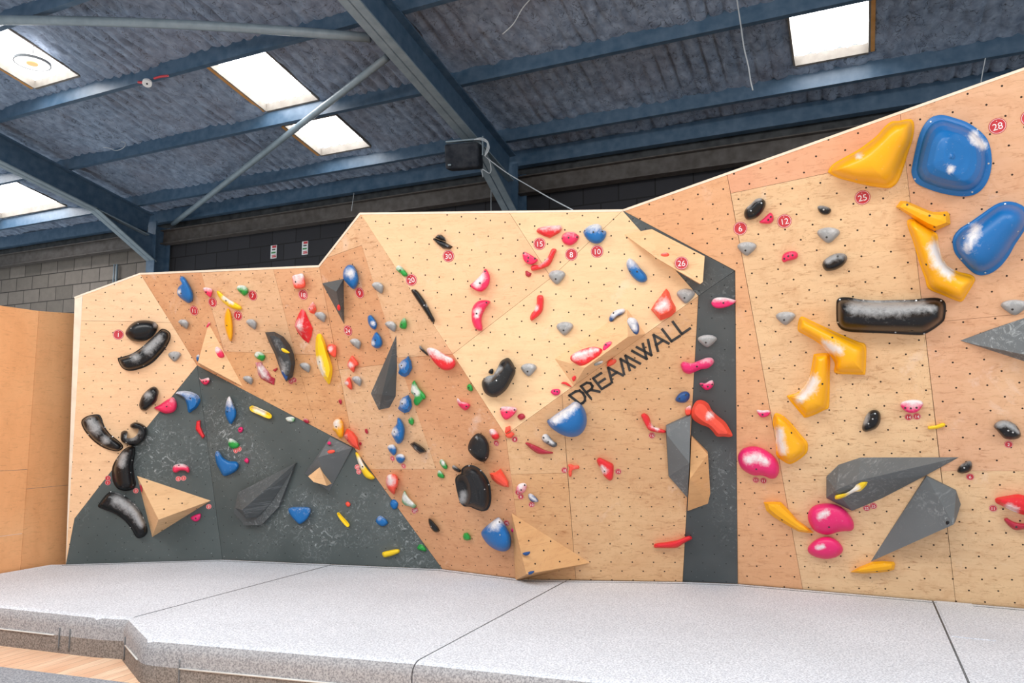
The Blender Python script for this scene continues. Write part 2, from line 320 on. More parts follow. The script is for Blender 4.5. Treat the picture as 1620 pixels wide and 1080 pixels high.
def ell(cx_, cy_, rx, ry, ang=0, n=12):
    a = math.radians(ang); return [(cx_ + rx * math.cos(t) * math.cos(a) - ry * math.sin(t) * math.sin(a), cy_ + rx * math.cos(t) * math.sin(a) + ry * math.sin(t) * math.cos(a)) for t in [2 * math.pi * i / n for i in range(n)]]
HOLDS = []
def hold(crop, pts, color, h, label, st='dome', crest=None, bolts=(), screws=(), ck=.5, spots=(), dents=(), sharp=False, base=0., face=None, name='climbing_hold', cat='climbing hold', group=None, m=None):
    pts = cx(crop, pts); ctr = sum((Vector(p) for p in pts), Vector((0, 0))) / len(pts); f = face or facet_at(ctr)
    loop = [Vector(p) for p in pts] if sharp else smooth_loop(pts, 9 if dents else 5 if max((Vector(p) - ctr).length for p in pts) > 16 else 3)
    if crest: line = [Vector(p) for p in cx(crop, crest)]
    else:
        sxx = sum((p.x - ctr.x) ** 2 for p in loop); syy = sum((p.y - ctr.y) ** 2 for p in loop); sxy = sum((p.x - ctr.x) * (p.y - ctr.y) for p in loop)
        th = .5 * math.atan2(2 * sxy, sxx - syy); d = Vector((math.cos(th), math.sin(th))); l = [(p - ctr).dot(d) for p in loop]; w = [abs((p - ctr).dot(Vector((-d.y, d.x)))) for p in loop]
        hl = max(0, (max(l) - min(l)) / 2 - max(w)) * .9; mid = ctr + d * (max(l) + min(l)) / 2; line = [mid - d * hl, mid + d * hl] if hl > 1 else [mid]
    pr = PROF[st]
    if dents:
        pr2 = []
        for (s0, h0), (s1, h1) in zip(pr, pr[1:]): pr2 += [(s0 + (s1 - s0) * t / 6, h0 + (h1 - h0) * t / 6) for t in range(6 if s1 > s0 else 1)]
        pr = pr2 + [pr[-1]]
    tg = [near(p, line) for p in loop]
    if not sharp:
        for _ in range(3): tg = [tg[i - 1] * .25 + tg[i] * .5 + tg[(i + 1) % len(tg)] * .25 for i in range(len(tg))]
    pr = [(min(s_, .93), h_) for s_, h_ in pr]
    vs = []; ck_ = []; n = len(loop); dn = [(*cx(crop, [d[:2]])[0], d[2] / CR[crop][2], d[3] / CR[crop][2], math.radians(d[4]), d[5]) for d in dents]
    sp = [(*cx(crop, [d[:2]])[0], d[2] / CR[crop][2]) for d in spots]
    y0 = min(p.y for p in loop); y1 = max(p.y for p in loop)
    for s, hh in pr:
        for p, q in zip(loop, tg):
            t = p.lerp(q, s); hz = max(hh, -.02) * h
            for (a, b, rx, ry, an, dd) in dn:
                dx, dy = t.x - a, t.y - b; u, w = dx * math.cos(an) + dy * math.sin(an), -dx * math.sin(an) + dy * math.cos(an); e = (u / rx) ** 2 + (w / ry) ** 2
                if e < 1 and s > 0: hz = max(hz - dd * (1 - e) ** 1.25, min(hz, .02))
            vs.append(P(f, t, base + max(hz, -.003))); v = ck * max(0, 1 - (t.y - y0) / max(1, (y1 - y0)) / .62)
            for i_, (a, b, r_) in enumerate(sp):
                e_ = (t - Vector((a, b))).length
                if i_ and math.hypot(a - sp[i_ - 1][0], b - sp[i_ - 1][1]) < 2.2 * (r_ + sp[i_ - 1][2]): e_ = (near(t, [sp[i_ - 1][:2], (a, b)]) - t).length
                v = max(v, .9 * math.exp(-(e_ / r_) ** 2))
            ck_.append(v)
    m_ = len(pr); fs = [(i * n + j, i * n + (j + 1) % n, (i + 1) * n + (j + 1) % n, (i + 1) * n + j) for i in range(m_ - 1) for j in range(n)]
    fs.append(tuple((m_ - 1) * n + j for j in range(n)))
    me = bpy.data.meshes.new(name); me.from_pydata([tuple(v) for v in vs], [], fs)
    at = me.attributes.new('chalk', 'FLOAT', 'POINT'); at.data.foreach_set('value', ck_)
    b = bmesh.new(); b.from_mesh(me); bmesh.ops.remove_doubles(b, verts=b.verts, dist=.0008); bmesh.ops.triangulate(b, faces=[q for q in b.faces if len(q.verts) > 4]); bmesh.ops.recalc_face_normals(b, faces=b.faces)
    nn = PL[f][1]
    if sum(q.normal.dot(nn) * q.calc_area() for q in b.faces if q.normal.dot(nn) > -.99) < 0: bmesh.ops.reverse_faces(b, faces=b.faces)
    b.to_mesh(me); b.free(); tree = BVHTree.FromPolygons([v.co.copy() for v in me.vertices], [tuple(p.vertices) for p in me.polygons])
    me.materials.append(m or HC[color])
    if not sharp and st not in ('facet', 'gem'): me.polygons.foreach_set('use_smooth', [True] * len(me.polygons))
    o = link(bpy.data.objects.new(name, me)); tag(o, label, cat, group)
    for lst, nme, mt, r in ((bolts, 'bolt', M['bolt'], .0075), (screws, 'screw', M['screw'], .006)):
        for p in cx(crop, lst):
            d = ray(*p).normalized(); hit = tree.ray_cast(C0, d)
            if hit[0] is None: continue
            disc(nme, hit[0], hit[1] if hit[1].dot(d) < 0 else -hit[1], r, mt, o)
    HOLDS.append((ctr, o)); return o
def disc(name, p, n, r, m, parent, th=.003, seg=10):
    e1 = n.orthogonal().normalized(); e2 = n.cross(e1); s = MB()
    ring = [p + (e1 * math.cos(2 * math.pi * i / seg) + e2 * math.sin(2 * math.pi * i / seg)) * r for i in range(seg)]
    s.add([q - n * .002 for q in ring] + [q + n * th for q in ring], [tuple(range(seg)), tuple(range(seg, 2 * seg))] + [(i, (i + 1) % seg, seg + (i + 1) % seg, seg + i) for i in range(seg)])
    return s.build(name, m, parent)
def volume(crop, verts, faces, m, label, face=None, base=0., nuts=(), name='climbing_volume', bolts=()):
    px = cx(crop, [v[:2] for v in verts]); ctr = sum((Vector(p) for p in px), Vector((0, 0))) / len(px); f = face or facet_at(ctr); c, n, e1, e2 = frame(f)
    top = [P(f, p, base + v[2]) for p, v in zip(px, verts)]; foot = [t - n * (base + v[2] + .002) for t, v in zip(top, verts)]; k = len(top)
    ed = {}
    for fc in faces:
        for i in range(len(fc)): a, b_ = fc[i - 1], fc[i]; ed[(a, b_)] = 1
    fs = list(faces) + [(a, b_, k + b_, k + a) for (a, b_) in ed if (b_, a) not in ed]
    b = bmesh.new(); vv = [b.verts.new(t) for t in top + foot]
    for fc in fs:
        try: b.faces.new([vv[i] for i in fc])
        except ValueError: pass
    bmesh.ops.remove_doubles(b, verts=b.verts, dist=.002); bmesh.ops.triangulate(b, faces=[q for q in b.faces if len(q.verts) > 3]); bmesh.ops.recalc_face_normals(b, faces=b.faces)
    if sum(q.normal.dot(n) * q.calc_area() for q in b.faces if abs(q.normal.dot(n)) < .99) < 0: bmesh.ops.reverse_faces(b, faces=b.faces)
    loose = [v for v in b.verts if not v.link_faces]; bmesh.ops.delete(b, geom=loose, context='VERTS')
    me = bpy.data.meshes.new(name); b.to_mesh(me); b.free(); me.materials.append(m)
    tree = BVHTree.FromPolygons([v.co.copy() for v in me.vertices], [tuple(p.vertices) for p in me.polygons])
    o = tag(link(bpy.data.objects.new(name, me)), label, 'climbing volume')
    a = me.uv_layers.new(name='metric'); u2 = me.uv_layers.new(name='nuts')
    for i, l in enumerate(me.loops): q = me.vertices[l.vertex_index].co - c; a.data[i].uv = (q.dot(e1) + q.dot(n) * .6, q.dot(e2))
    for p in cx(crop, nuts) + cx(crop, bolts):
        d = ray(*p).normalized(); hit = tree.ray_cast(C0, d)
        if hit[0] is not None: disc('bolt_hole', hit[0], hit[1] if hit[1].dot(d) < 0 else -hit[1], .0075, M['hole'], o, .0015)
    return o
# ------------------------------------------------------------------ big plywood volumes
volume('e', [(700, 195, 0), (1400, 430, 0), (845, 775, 0), (905, 610, .30)], [(0, 1, 3), (1, 2, 3), (2, 0, 3)], M['vol'], 'pale wooden three-sided pyramid volume low on the left grey board', 'A',
       nuts=[(795, 252), (880, 374), (1000, 413), (1128, 455), (957, 511), (1265, 507), (973, 641), (938, 710)])
volume('Z', [(330, 511, 0), (313, 573, .17), (384, 611, 0), (318, 580, 0)], [(0, 1, 2), (1, 3, 2), (0, 3, 1)], M['vol'], 'slim pale wooden wedge volume above the top corner of the grey board', 'B',
       nuts=[(336, 513), (326, 555), (354, 579), (353, 582), (334, 534)])
volume('g', [(470, 460, 0), (700, 410, 0), (705, 895, 0), (620, 548, .15)], [(0, 1, 3), (1, 2, 3), (2, 0, 3)], M['dvol'], 'dark grey downward-pointing spike volume touching the blue oval hold', 'C')
volume('h', [(1262, 65, 0), (990, 690, .0), (1075, 865, .03), (1190, 840, 0), (1255, 720, 0), (1270, 400, 0), (1110, 700, .15)], [(0, 1, 6), (1, 2, 6), (2, 3, 6), (3, 4, 6), (4, 5, 6), (5, 0, 6)], M['dvol'], 'long dark dagger-shaped volume left of the column of blue holds', 'C')
g = volume('f', [(725, 255, 0), (275, 485, .04), (245, 640, .05), (330, 740, .05), (460, 735, .05), (590, 600, .05), (700, 320, .04)], [(0, 1, 2, 3, 4, 5, 6)], M['dvol'], 'large dark two-tier gem volume leaning on the middle of the grey board', 'G')
u = volume('f', [(722, 258, .04), (275, 485, .10), (255, 605, .18), (310, 620, .26), (352, 585, .26), (345, 690, .12), (430, 670, .08), (520, 580, .06), (690, 330, .04)],
       [(0, 1, 2, 3, 4), (2, 5, 3), (3, 5, 6, 4), (4, 6, 7), (4, 7, 8, 0)], M['dvol'], None, 'G', name='upper_gem')
u.parent = g; [u.__delitem__(k) for k in ('category',) if k in u]
volume('i', [(555, 210, 0), (790, 325, .02), (545, 790, 0), (285, 600, .02), (430, 425, .18)], [(0, 1, 4), (1, 2, 4), (2, 3, 4), (3, 0, 4)], M['dvol2'], 'dark grey pyramid volume under the coral hold, small wooden volume on it', 'G')
volume('i', [(445, 530, .0), (320, 630, .0), (520, 730, .0), (380, 690, .09)], [(0, 1, 3), (1, 2, 3), (2, 0, 3)], M['vol'], 'small pale wooden pyramid fixed on the dark grey pyramid volume', 'G', base=.12)
o = volume('u', [(635, 360, .02), (895, 255, .05), (882, 758, .20), (862, 1130, .02), (662, 900, .02), (640, 455, .06)], [(0, 1, 2, 5), (5, 2, 4), (4, 2, 3)], M['dvol2'], 'tall dark faceted volume left of the grey strip, beside the scarlet hold', 'L')
volume('u', [(905, 470, .02), (1080, 665, .06), (1105, 1080, .02), (1080, 1190, 0), (862, 1270, .02), (886, 930, .18), (900, 560, .06)], [(6, 0, 1, 5), (1, 2, 3, 5), (5, 3, 4)], M['vol2'], 'tall wooden faceted volume standing against the dark one on the grey strip', 'N',
       nuts=[(963, 692), (1053, 760), (1007, 918)])
volume('s', [(185, 205, 0), (480, 150, .02), (1045, 440, .10), (1000, 735, .22), (1025, 715, .2), (540, 465, .16), (630, 455, .15)], [(0, 1, 6, 5), (1, 2, 6), (6, 2, 4, 3, 5)], M['vol'], 'wooden fin volume carrying the round tag 26, grey strip above it', 'M',
       nuts=[(408, 255), (663, 357), (960, 658), (932, 412)])
volume('p', [(390, 590, 0), (1160, 60, 0), (1360, 325, 0), (1170, 355, .24), (710, 685, .24), (590, 880, 0)], [(0, 1, 2, 3, 4), (0, 4, 5), (5, 4, 3, 2)], M['vol'], 'long pale wooden trough volume above the black wall lettering', 'M',
       nuts=[(536, 513), (760, 344), (674, 505), (1026, 271), (848, 391), (588, 702), (520, 730), (738, 750), (1060, 480)])
volume('r', [(140, 340, 0), (735, 715, 0), (195, 848, 0), (170, 845, 0), (250, 800, .28)], [(0, 1, 4), (1, 2, 4), (2, 3, 4), (3, 0, 4)], M['vol2'], 'large tan wooden pyramid volume resting low above the mats in the middle', 'L',
       nuts=[(202, 411), (269, 548), (434, 552), (382, 622), (502, 705), (645, 690), (317, 722)])
volume('D', [(625, 270, .02), (720, 175, .01), (890, 115, 0), (1655, 113, 0), (1390, 258, .02), (1060, 430, 0), (825, 530, .02), (625, 430, .02), (700, 370, .23), (870, 295, .23)],
       [(0, 1, 8), (1, 2, 9, 8), (2, 3, 9), (3, 4, 9), (4, 5, 9), (5, 6, 8, 9), (6, 7, 8), (7, 0, 8)], M['dvol2'], 'wide dark arrow-shaped volume with a yellow and white hold on its face', 'O')
volume('E', [(450, 65, .03), (670, 170, .02), (705, 270, .0), (665, 400, .02), (650, 420, .26), (35, 695, 0)], [(0, 1, 4), (1, 2, 4), (2, 3, 4), (0, 4, 5)], M['dvol2'], 'dark triangular volume pointing down-left below the wide arrow volume', 'O')
volume('A', [(805, 665, 0), (1140, 550, .02), (1485, 425, 0), (2100, 200, 0), (2100, 1050, 0), (1485, 885, 0), (1485, 815, .14), (930, 700, .03), (2100, 930, .2)], [(0, 1, 7), (1, 2, 6, 7), (2, 3, 8, 6), (0, 7, 6, 5), (6, 8, 4, 5)], M['dvol2'], 'dark pointed volume cut off by the right edge of the view', 'O')
# ------------------------------------------------------------------ grey rounded screw-on holds
GF = [(0, .38), (.12, .12), (.5, 0), (.88, .1), (1, .36), (.78, .74), (.5, 1), (.22, .76)]
GO = [(0, .25), (.25, .02), (.7, .05), (1, .35), (.98, .7), (.84, 1), (.6, .88), (.25, .6)]
GG = 'grey rounded holds scattered over the wall'
for cr, x, y, w, h, t, lab in [
 ('x', 250, 320, 182, 132, GF, 'grey rounded hold below the round tag 6'), ('x', 1024, 192, 215, 150, GF, 'grey rounded hold below the small black hold, left of the round tag 25'),
 ('x', 618, 980, 188, 128, GF, 'grey rounded hold left of the yellow hold tip below the pink oval one'), ('A', 1385, 312, 295, 165, GF, 'grey rounded hold at the right frame edge above the dark pointed volume'),
 ('s', 845, 865, 196, 160, GF, 'grey rounded hold right of the coral hold, beside the grey strip'), ('t', 1073, 400, 205, 132, GF, 'grey rounded hold bolted on the dark grey strip'),
 ('o', 683, 732, 178, 155, GF, 'grey rounded hold below the scarlet boomerang hold near tag 8'), ('p', 497, 268, 178, 148, GF, 'chalky grey rounded hold left of the long wooden trough volume'),
 ('l', 1462, 708, 168, 140, GF, 'grey rounded hold right of the big black scoop hold'), ('a', 1058, 862, 122, 98, GF, 'grey rounded hold below the long black banana hold on the left'),
 ('a', 1142, 555, 100, 90, GO, 'grey rounded hold below the round tag 11'), ('b', 930, 762, 114, 112, GO, 'grey rounded hold right of the upright yellow hold'),
 ('c', 892, 413, 108, 95, GO, 'grey rounded hold left of the chalky crimson shard'), ('c', 1502, 278, 118, 106, GO, 'grey rounded hold right of the dark sail-shaped hold'),
 ('g', 450, 818, 122, 112, GO, 'grey rounded hold right of the scarlet kite hold'), ('g', 1063, 507, 124, 124, GO, 'grey rounded hold right of the round tag 9'),
 ('g', 1202, 920, 122, 114, GO, 'grey rounded hold left of the small green hold in the middle'), ('h', 825, 160, 118, 114, GO, 'grey rounded hold below the round tag 24'),
 ('h', 840, 558, 108, 110, GO, 'grey rounded hold touching the small coral hold below')]:
    hold(cr, [(x + (a - .5) * w, y + (b - .5) * h) for a, b in t], 'grey', .055, lab, 'dome', crest=[(x - w * .12, y - h * .12), (x + w * .12, y - h * .12)], ck=.55, group=GG, bolts=[(x - w * (.08 if t is GF else .2), y + h * .12)])
# ------------------------------------------------------------------ left panel: black flanged shapes
hold('a', [(590, 645), (625, 575), (690, 530), (760, 518), (850, 528), (895, 560), (892, 610), (850, 670), (785, 712), (710, 722), (640, 705)], 'black', .13, 'glossy black half-dome hold right of the round tag 1', 'dome', ck=.0, spots=[(880, 555, 30)], crest=[(690, 620), (790, 600)], screws=[(712, 552), (645, 595)])
hold('a', [(517, 885), (535, 872), (640, 840), (730, 785), (810, 715), (880, 650), (935, 600), (990, 615), (1018, 650), (1012, 710), (975, 780), (920, 850), (850, 920), (760, 970), (650, 998), (580, 985), (540, 945)], 'black', .10, 'long curved black banana hold under the black half-dome', 'flange', crest=[(590, 925), (720, 880), (860, 770), (960, 660)], ck=0, spots=[(800, 790, 60), (900, 690, 50), (680, 870, 50)], screws=[(870, 682), (766, 765), (967, 768), (762, 948), (640, 868)], bolts=[(578, 928)])
hold('d', [(812, 420), (815, 380), (850, 300), (930, 225), (985, 215), (1018, 260), (1005, 340), (985, 380), (930, 430), (880, 468), (830, 455)], 'black', .09, 'small black bean-shaped hold left of the pink hold at the grey edge', 'dome', ck=.2, spots=[(900, 300, 50)], bolts=[(850, 430)])
hold('d', [(192, 590), (215, 550), (280, 518), (375, 508), (410, 545), (440, 630), (500, 715), (580, 780), (632, 830), (635, 870), (590, 900), (520, 895), (420, 860), (320, 790), (240, 700), (205, 640)], 'black', .09, 'black tongue-shaped hold at the left edge of the pale panel', 'flange', crest=[(270, 590), (380, 720), (560, 850)], ck=0, spots=[(340, 650, 80), (290, 580, 50), (450, 780, 50)], screws=[(445, 645), (268, 724), (410, 832), (527, 746), (617, 862)], bolts=[(290, 558)])
hold('d', [(612, 740), (620, 700), (655, 680), (685, 690), (685, 720), (660, 745), (700, 760), (750, 755), (790, 720), (800, 670), (760, 665), (720, 645), (715, 620), (760, 592), (820, 600), (880, 635), (900, 680), (890, 750), (850, 800), (790, 840), (720, 842), (650, 815), (615, 780)], 'black', .11, 'black claw-shaped hold with chalky inner curve', 'dome', crest=[(650, 790), (720, 805), (800, 780), (845, 720), (820, 640), (770, 625)], ck=0, spots=[(740, 740, 50), (780, 700, 40), (690, 745, 35)], screws=[(865, 650), (672, 808)])
hold('d', [(520, 1100), (545, 1020), (590, 950), (650, 880), (720, 850), (765, 860), (770, 920), (755, 1000), (750, 1080), (765, 1180), (775, 1260), (740, 1310), (660, 1325), (580, 1300), (530, 1220)], 'black', .13, 'black upright fin-shaped hold standing over the lower banana hold', 'flange', crest=[(715, 900), (655, 1010), (640, 1150), (650, 1240)], ck=0, spots=[(640, 950, 50), (620, 1040, 45)], screws=[(577, 985), (735, 996), (720, 1130), (745, 1262), (555, 1285)], bolts=[(640, 1280)])
hold('e', [(330, 485), (360, 430), (410, 370), (455, 345), (540, 362), (640, 425), (720, 510), (770, 600), (798, 690), (795, 740), (760, 775), (710, 785), (680, 760), (640, 690), (570, 610), (480, 550), (390, 515)], 'black', .11, 'lowest curved black banana hold beside the pale wooden pyramid', 'flange', crest=[(420, 420), (560, 470), (680, 590), (735, 710)], ck=0, spots=[(520, 430, 70), (660, 520, 60), (740, 640, 50)], screws=[(452, 347), (580, 385), (678, 468), (757, 594), (440, 538), (638, 685)], bolts=[(406, 412)])
# left panel and grey board, coloured holds
hold('a', [(1105, 130), (1125, 100), (1160, 120), (1190, 170), (1220, 230), (1235, 290), (1225, 335), (1190, 356), (1150, 335), (1105, 300), (1080, 262), (1090, 210), (1125, 170)], 'blue', .08, 'blue teardrop hold near the top left, above tag 11', 'dome', ck=.1, spots=[(1100, 250, 25)], bolts=[(1118, 262)])
hold('b', [(415, 375), (450, 368), (500, 380), (514, 400), (505, 450), (490, 473), (460, 455), (430, 420)], 'pink', .05, 'small chalky pink hold above the round tag 5', 'flat', ck=.9, bolts=[(445, 418)])
hold('b', [(562, 405), (590, 410), (640, 455), (700, 500), (760, 530), (800, 555), (826, 580), (822, 603), (780, 606), (700, 580), (630, 530), (580, 470), (560, 425)], 'lemon', .045, 'curved yellow banana hold left of the round tag 7', 'dome', ck=.2, spots=[(650, 480, 40), (720, 525, 30)], bolts=[(658, 510)])
hold('b', [(678, 590), (712, 640), (728, 740), (732, 840), (722, 920), (708, 943), (680, 900), (655, 820), (642, 730), (650, 650)], 'yellow', .05, 'upright slim yellow hold below the curved yellow banana', 'dome', ck=.05, bolts=[(668, 774)])
hold('b', [(775, 365), (800, 345), (860, 350), (892, 385), (890, 430), (855, 458), (820, 435), (780, 395)], 'green', .05, 'green hold with chalky top beside the round tag 7', 'dome', ck=.9, bolts=[(818, 414)], spots=[(800, 360, 20)])
hold('b', [(448, 790), (462, 760), (472, 740), (490, 745), (478, 775), (462, 798)], 'pink', .02, 'tiny pink hold at the tip of the slim wooden wedge', 'dome', ck=.6)
hold('c', [(340, 180), (345, 150), (365, 138), (378, 150), (370, 190), (352, 212)], 'blue', .02, 'tiny pale blue hold at the left corner of the slim wooden wedge', 'dome', ck=1)
hold('c', [(525, 100), (535, 65), (560, 50), (600, 75), (635, 130), (640, 165), (600, 188), (555, 175), (535, 140)], 'pink', .05, 'pink hold with a white chalky top on the slim wooden wedge', 'dome', ck=1, spots=[(560, 90, 40)], bolts=[(550, 148)])
hold('c', [(960, 140), (985, 110), (1030, 112), (1070, 140), (1078, 175), (1050, 208), (1010, 195), (970, 165)], 'green', .05, 'green hold above the chalky crimson shard', 'dome', ck=.9, spots=[(985, 140, 30)])
hold('c', [(970, 225), (1040, 220), (1050, 250), (1110, 320), (1140, 375), (1182, 395), (1172, 465), (1110, 440), (1030, 395), (1000, 350), (990, 290)], 'crimson', .05, 'crimson shard-shaped hold thick with white chalk', 'facet', sharp=True, crest=[(1020, 310), (1060, 370)], ck=.3, spots=[(1040, 300, 60), (1080, 360, 45)])
hold('c', [(1155, 305), (1205, 278), (1208, 300), (1182, 326)], 'crimson', .025, 'tiny crimson chip hold right of the crimson shard', 'facet', sharp=True, ck=.1)
hold('b', [(1365, 250), (1420, 228), (1480, 222), (1500, 290), (1508, 345), (1490, 372), (1430, 382), (1388, 372), (1372, 310)], 'coral', .07, 'boxy coral hold above the round tag 18', 'flat', ck=1, spots=[(1420, 280, 60)], bolts=[(1402, 308)])
hold('b', [(1465, 598), (1500, 620), (1545, 720), (1585, 805), (1572, 890), (1538, 963), (1480, 920), (1425, 850), (1392, 780), (1405, 720), (1435, 650)], 'scarlet', .09, 'big scarlet kite-shaped hold in the upper middle', 'facet', sharp=True, crest=[(1440, 790), (1475, 790)], ck=0, spots=[(1435, 770, 50)])
hold('g', [(318, 730), (340, 690), (372, 655), (400, 695), (410, 745), (385, 785), (345, 775)], 'coral', .05, 'small coral hold at the right shoulder of the scarlet kite', 'facet', sharp=True, ck=.8, spots=[(340, 725, 30)], bolts=[(336, 733)])
# dark sail with the small yellow and blue holds on it
hold('Z', [(419.5, 525.5), (434, 524.6), (448, 532), (458.5, 545), (465, 560), (467, 574), (463, 596), (452.6, 603.5), (445, 590), (434.8, 560), (425, 540)], 'matt', .15, 'dark sail-shaped hold with chalk streaks, small yellow hold on it', 'gem', sharp=True, crest=[(436, 540), (452, 580)], ck=.0, spots=[(440, 545, 7), (449, 585, 8)], name='climbing_hold', face='B')
hold('c', [(1245, 85), (1255, 68), (1290, 80), (1340, 118), (1310, 126), (1265, 112)], 'lemon', .02, 'small yellow chip hold on the dark sail-shaped hold', 'dome', ck=.3, base=.135, face='B')
hold('b', [(1155, 885), (1180, 878), (1210, 900), (1200, 925), (1170, 920)], 'lemon', .02, 'tiny chalky yellow hold near the top of the dark sail-shaped hold', 'dome', ck=1, base=.11, face='B')
hold('c', [(1250, 320), (1275, 295), (1305, 315), (1320, 370), (1305, 415), (1275, 385)], 'navy', .03, 'small chalky blue hold low on the dark sail-shaped hold', 'dome', ck=.6, base=.10, face='B')
hold('h', [(410, 75), (435, 52), (465, 65), (500, 140), (525, 230), (555, 320), (580, 420), (572, 510), (545, 590), (505, 545), (450, 460), (415, 360), (400, 240), (400, 140)], 'lemon', .08, 'tall yellow surfboard-shaped hold with a chalky left edge', 'gem', sharp=False, crest=[(455, 180), (510, 420)], ck=0, spots=[(425, 330, 40), (450, 420, 40), (480, 490, 30)], bolts=[(445, 352)])
hold('h', [(525, 190), (550, 165), (610, 175), (622, 215), (618, 290), (590, 302), (540, 255), (525, 225)], 'coral', .05, 'coral block hold at the right edge of the yellow surfboard hold', 'flat', ck=.1, spots=[(560, 215, 30)], bolts=[(535, 238)])
hold('h', [(745, 360), (765, 320), (790, 288), (830, 325), (860, 380), (825, 405), (810, 465), (775, 440), (740, 395)], 'coral', .05, 'coral mushroom hold above the grey one, left of the dark dagger volume', 'dome', ck=.2, spots=[(775, 385, 35)])
hold('h', [(708, 575), (735, 535), (760, 515), (785, 570), (790, 640), (765, 645), (725, 600)], 'coral', .045, 'small coral leaf hold left of the lower grey hold', 'dome', ck=.2, spots=[(725, 580, 30)])
hold('h', [(645, 765), (665, 750), (682, 775), (672, 808), (650, 790)], 'crimson', .02, 'tiny crimson hold in the middle of the tan panel', 'dome', ck=.2)
hold('h', [(582, 1030), (600, 975), (650, 958), (690, 990), (702, 1050), (700, 1120), (685, 1160), (650, 1165), (610, 1100), (585, 1080)], 'yellow', .07, 'yellow egg-shaped hold with a chalky side above the coral slab', 'dome', ck=0, spots=[(620, 1010, 60)], bolts=[(620, 1045)])
hold('i', [(700, 195), (735, 118), (800, 155), (845, 215), (872, 350), (830, 335), (780, 300), (735, 250)], 'coral', .08, 'coral elongated hold at the peak of the grey board', 'gem', sharp=True, crest=[(770, 190), (830, 280)], ck=0, spots=[(720, 215, 30)], bolts=[(742, 243)])
hold('i', [(865, 275), (880, 262), (892, 280), (882, 300), (868, 292)], 'crimson', .018, 'tiny crimson hold right of the coral elongated hold', 'dome', ck=.1)
hold('i', [(928, 130), (945, 122), (960, 160), (952, 178), (930, 160)], 'crimson', .02, 'tiny crimson hold right of the yellow egg-shaped hold', 'dome', ck=.1)
# grey board
hold('c', [(372, 385), (390, 402), (420, 400), (460, 385), (480, 390), (485, 420), (462, 455), (430, 462), (400, 440), (382, 412)], 'pink', .045, 'small pink saddle hold at the top corner of the grey board', 'dome', crest=[(395, 415), (430, 435), (470, 410)], ck=1, bolts=[(418, 430), (445, 425)])
hold('c', [(120, 555), (160, 530), (240, 528), (320, 550), (370, 585), (382, 640), (350, 700), (300, 740), (268, 760), (250, 735), (240, 670), (210, 600), (160, 570)], 'blue', .07, 'blue fin-shaped hold near the top left of the grey board', 'gem', crest=[(180, 560), (280, 600), (290, 680)], ck=.7, bolts=[(278, 608)])
hold('d', [(972, 440), (1030, 405), (1080, 370), (1130, 340), (1175, 325), (1205, 360), (1215, 410), (1200, 460), (1160, 490), (1090, 498), (1030, 475)], 'pink', .07, 'pink wing-shaped hold overlapping the edge of the grey board', 'dome', crest=[(1080, 440), (1150, 410)], ck=.4, bolts=[(1105, 425)])
hold('c', [(650, 740), (660, 650), (685, 590), (710, 600), (740, 680), (768, 740), (765, 800), (735, 860), (708, 882), (680, 850), (655, 790)], 'blue', .06, 'blue lens-shaped hold with a chalky top on the grey board', 'dome', ck=1, bolts=[(672, 750)])
hold('c', [(335, 910), (345, 850), (385, 840), (388, 905), (410, 960), (435, 1010), (410, 1038), (370, 985), (335, 940)], 'scarlet', .05, 'narrow red bent hold on the grey board below the blue fin', 'gem', sharp=True, crest=[(362, 880), (375, 950), (405, 1010)], ck=0)
hold('c', [(788, 940), (805, 915), (830, 912), (842, 935), (825, 962), (800, 972)], 'magenta', .03, 'small pink knob right of the narrow red bent hold', 'dome', ck=.1, bolts=[(808, 938)])
hold('c', [(908, 705), (925, 688), (960, 688), (1050, 725), (1120, 760), (1148, 790), (1140, 820), (1100, 822), (1000, 780), (925, 745)], 'lemon', .05, 'yellow pill-shaped hold with a dusty top groove on the grey board', 'dish', ck=0, spots=[(980, 722, 40), (1060, 755, 35)])
hold('i', [(80, 10), (110, -5), (160, -5), (180, 15), (165, 45), (130, 50), (95, 38)], 'green', .03, 'chalk-white hold at the sloping edge of the grey board', 'dome', ck=1.2, spots=[(120, 20, 50)])
hold('i', [(268, 25), (290, 10), (325, 30), (328, 62), (300, 62), (275, 45)], 'crimson', .03, 'small red hold right of the chalk-white hold', 'dome', ck=.6)
hold('d', [(1168, 1085), (1185, 1050), (1235, 1035), (1290, 1038), (1340, 1068), (1352, 1110), (1335, 1130), (1300, 1110), (1250, 1108), (1205, 1130), (1175, 1120)], 'pink', .07, 'pink half-ring hold above two small tags on the grey board', 'dome', crest=[(1190, 1100), (1250, 1072), (1325, 1095)], ck=.9, bolts=[(1235, 1052)])
hold('f', [(98, 200), (108, 165), (135, 170), (165, 215), (210, 240), (265, 245), (285, 275), (265, 315), (215, 345), (165, 355), (135, 310), (110, 260)], 'blue', .07, 'blue boomerang hold in the middle of the grey board', 'dome', crest=[(118, 195), (165, 290), (250, 285)], ck=.35)
hold('f', [(200, 95), (215, 65), (255, 80), (288, 110), (280, 135), (240, 145), (210, 130)], 'green', .045, 'green egg hold with a chalky top above the blue boomerang', 'dome', ck=1)
hold('f', [(325, 235), (345, 215), (362, 235), (355, 258), (335, 252)], 'magenta', .03, 'small pink knob right of the blue boomerang hold', 'dome', ck=0)
hold('f', [(278, 0), (300, -8), (315, 5), (300, 20), (282, 12)], 'magenta', .025, 'small pink knob above the green egg hold', 'dome', ck=.1)
hold('e', [(1208, 595), (1240, 570), (1300, 552), (1308, 580), (1290, 615), (1250, 628)], 'magenta', .035, 'pink leaf-shaped hold under the right tip of the pale wooden pyramid', 'dome', ck=0, bolts=[(1258, 597)])
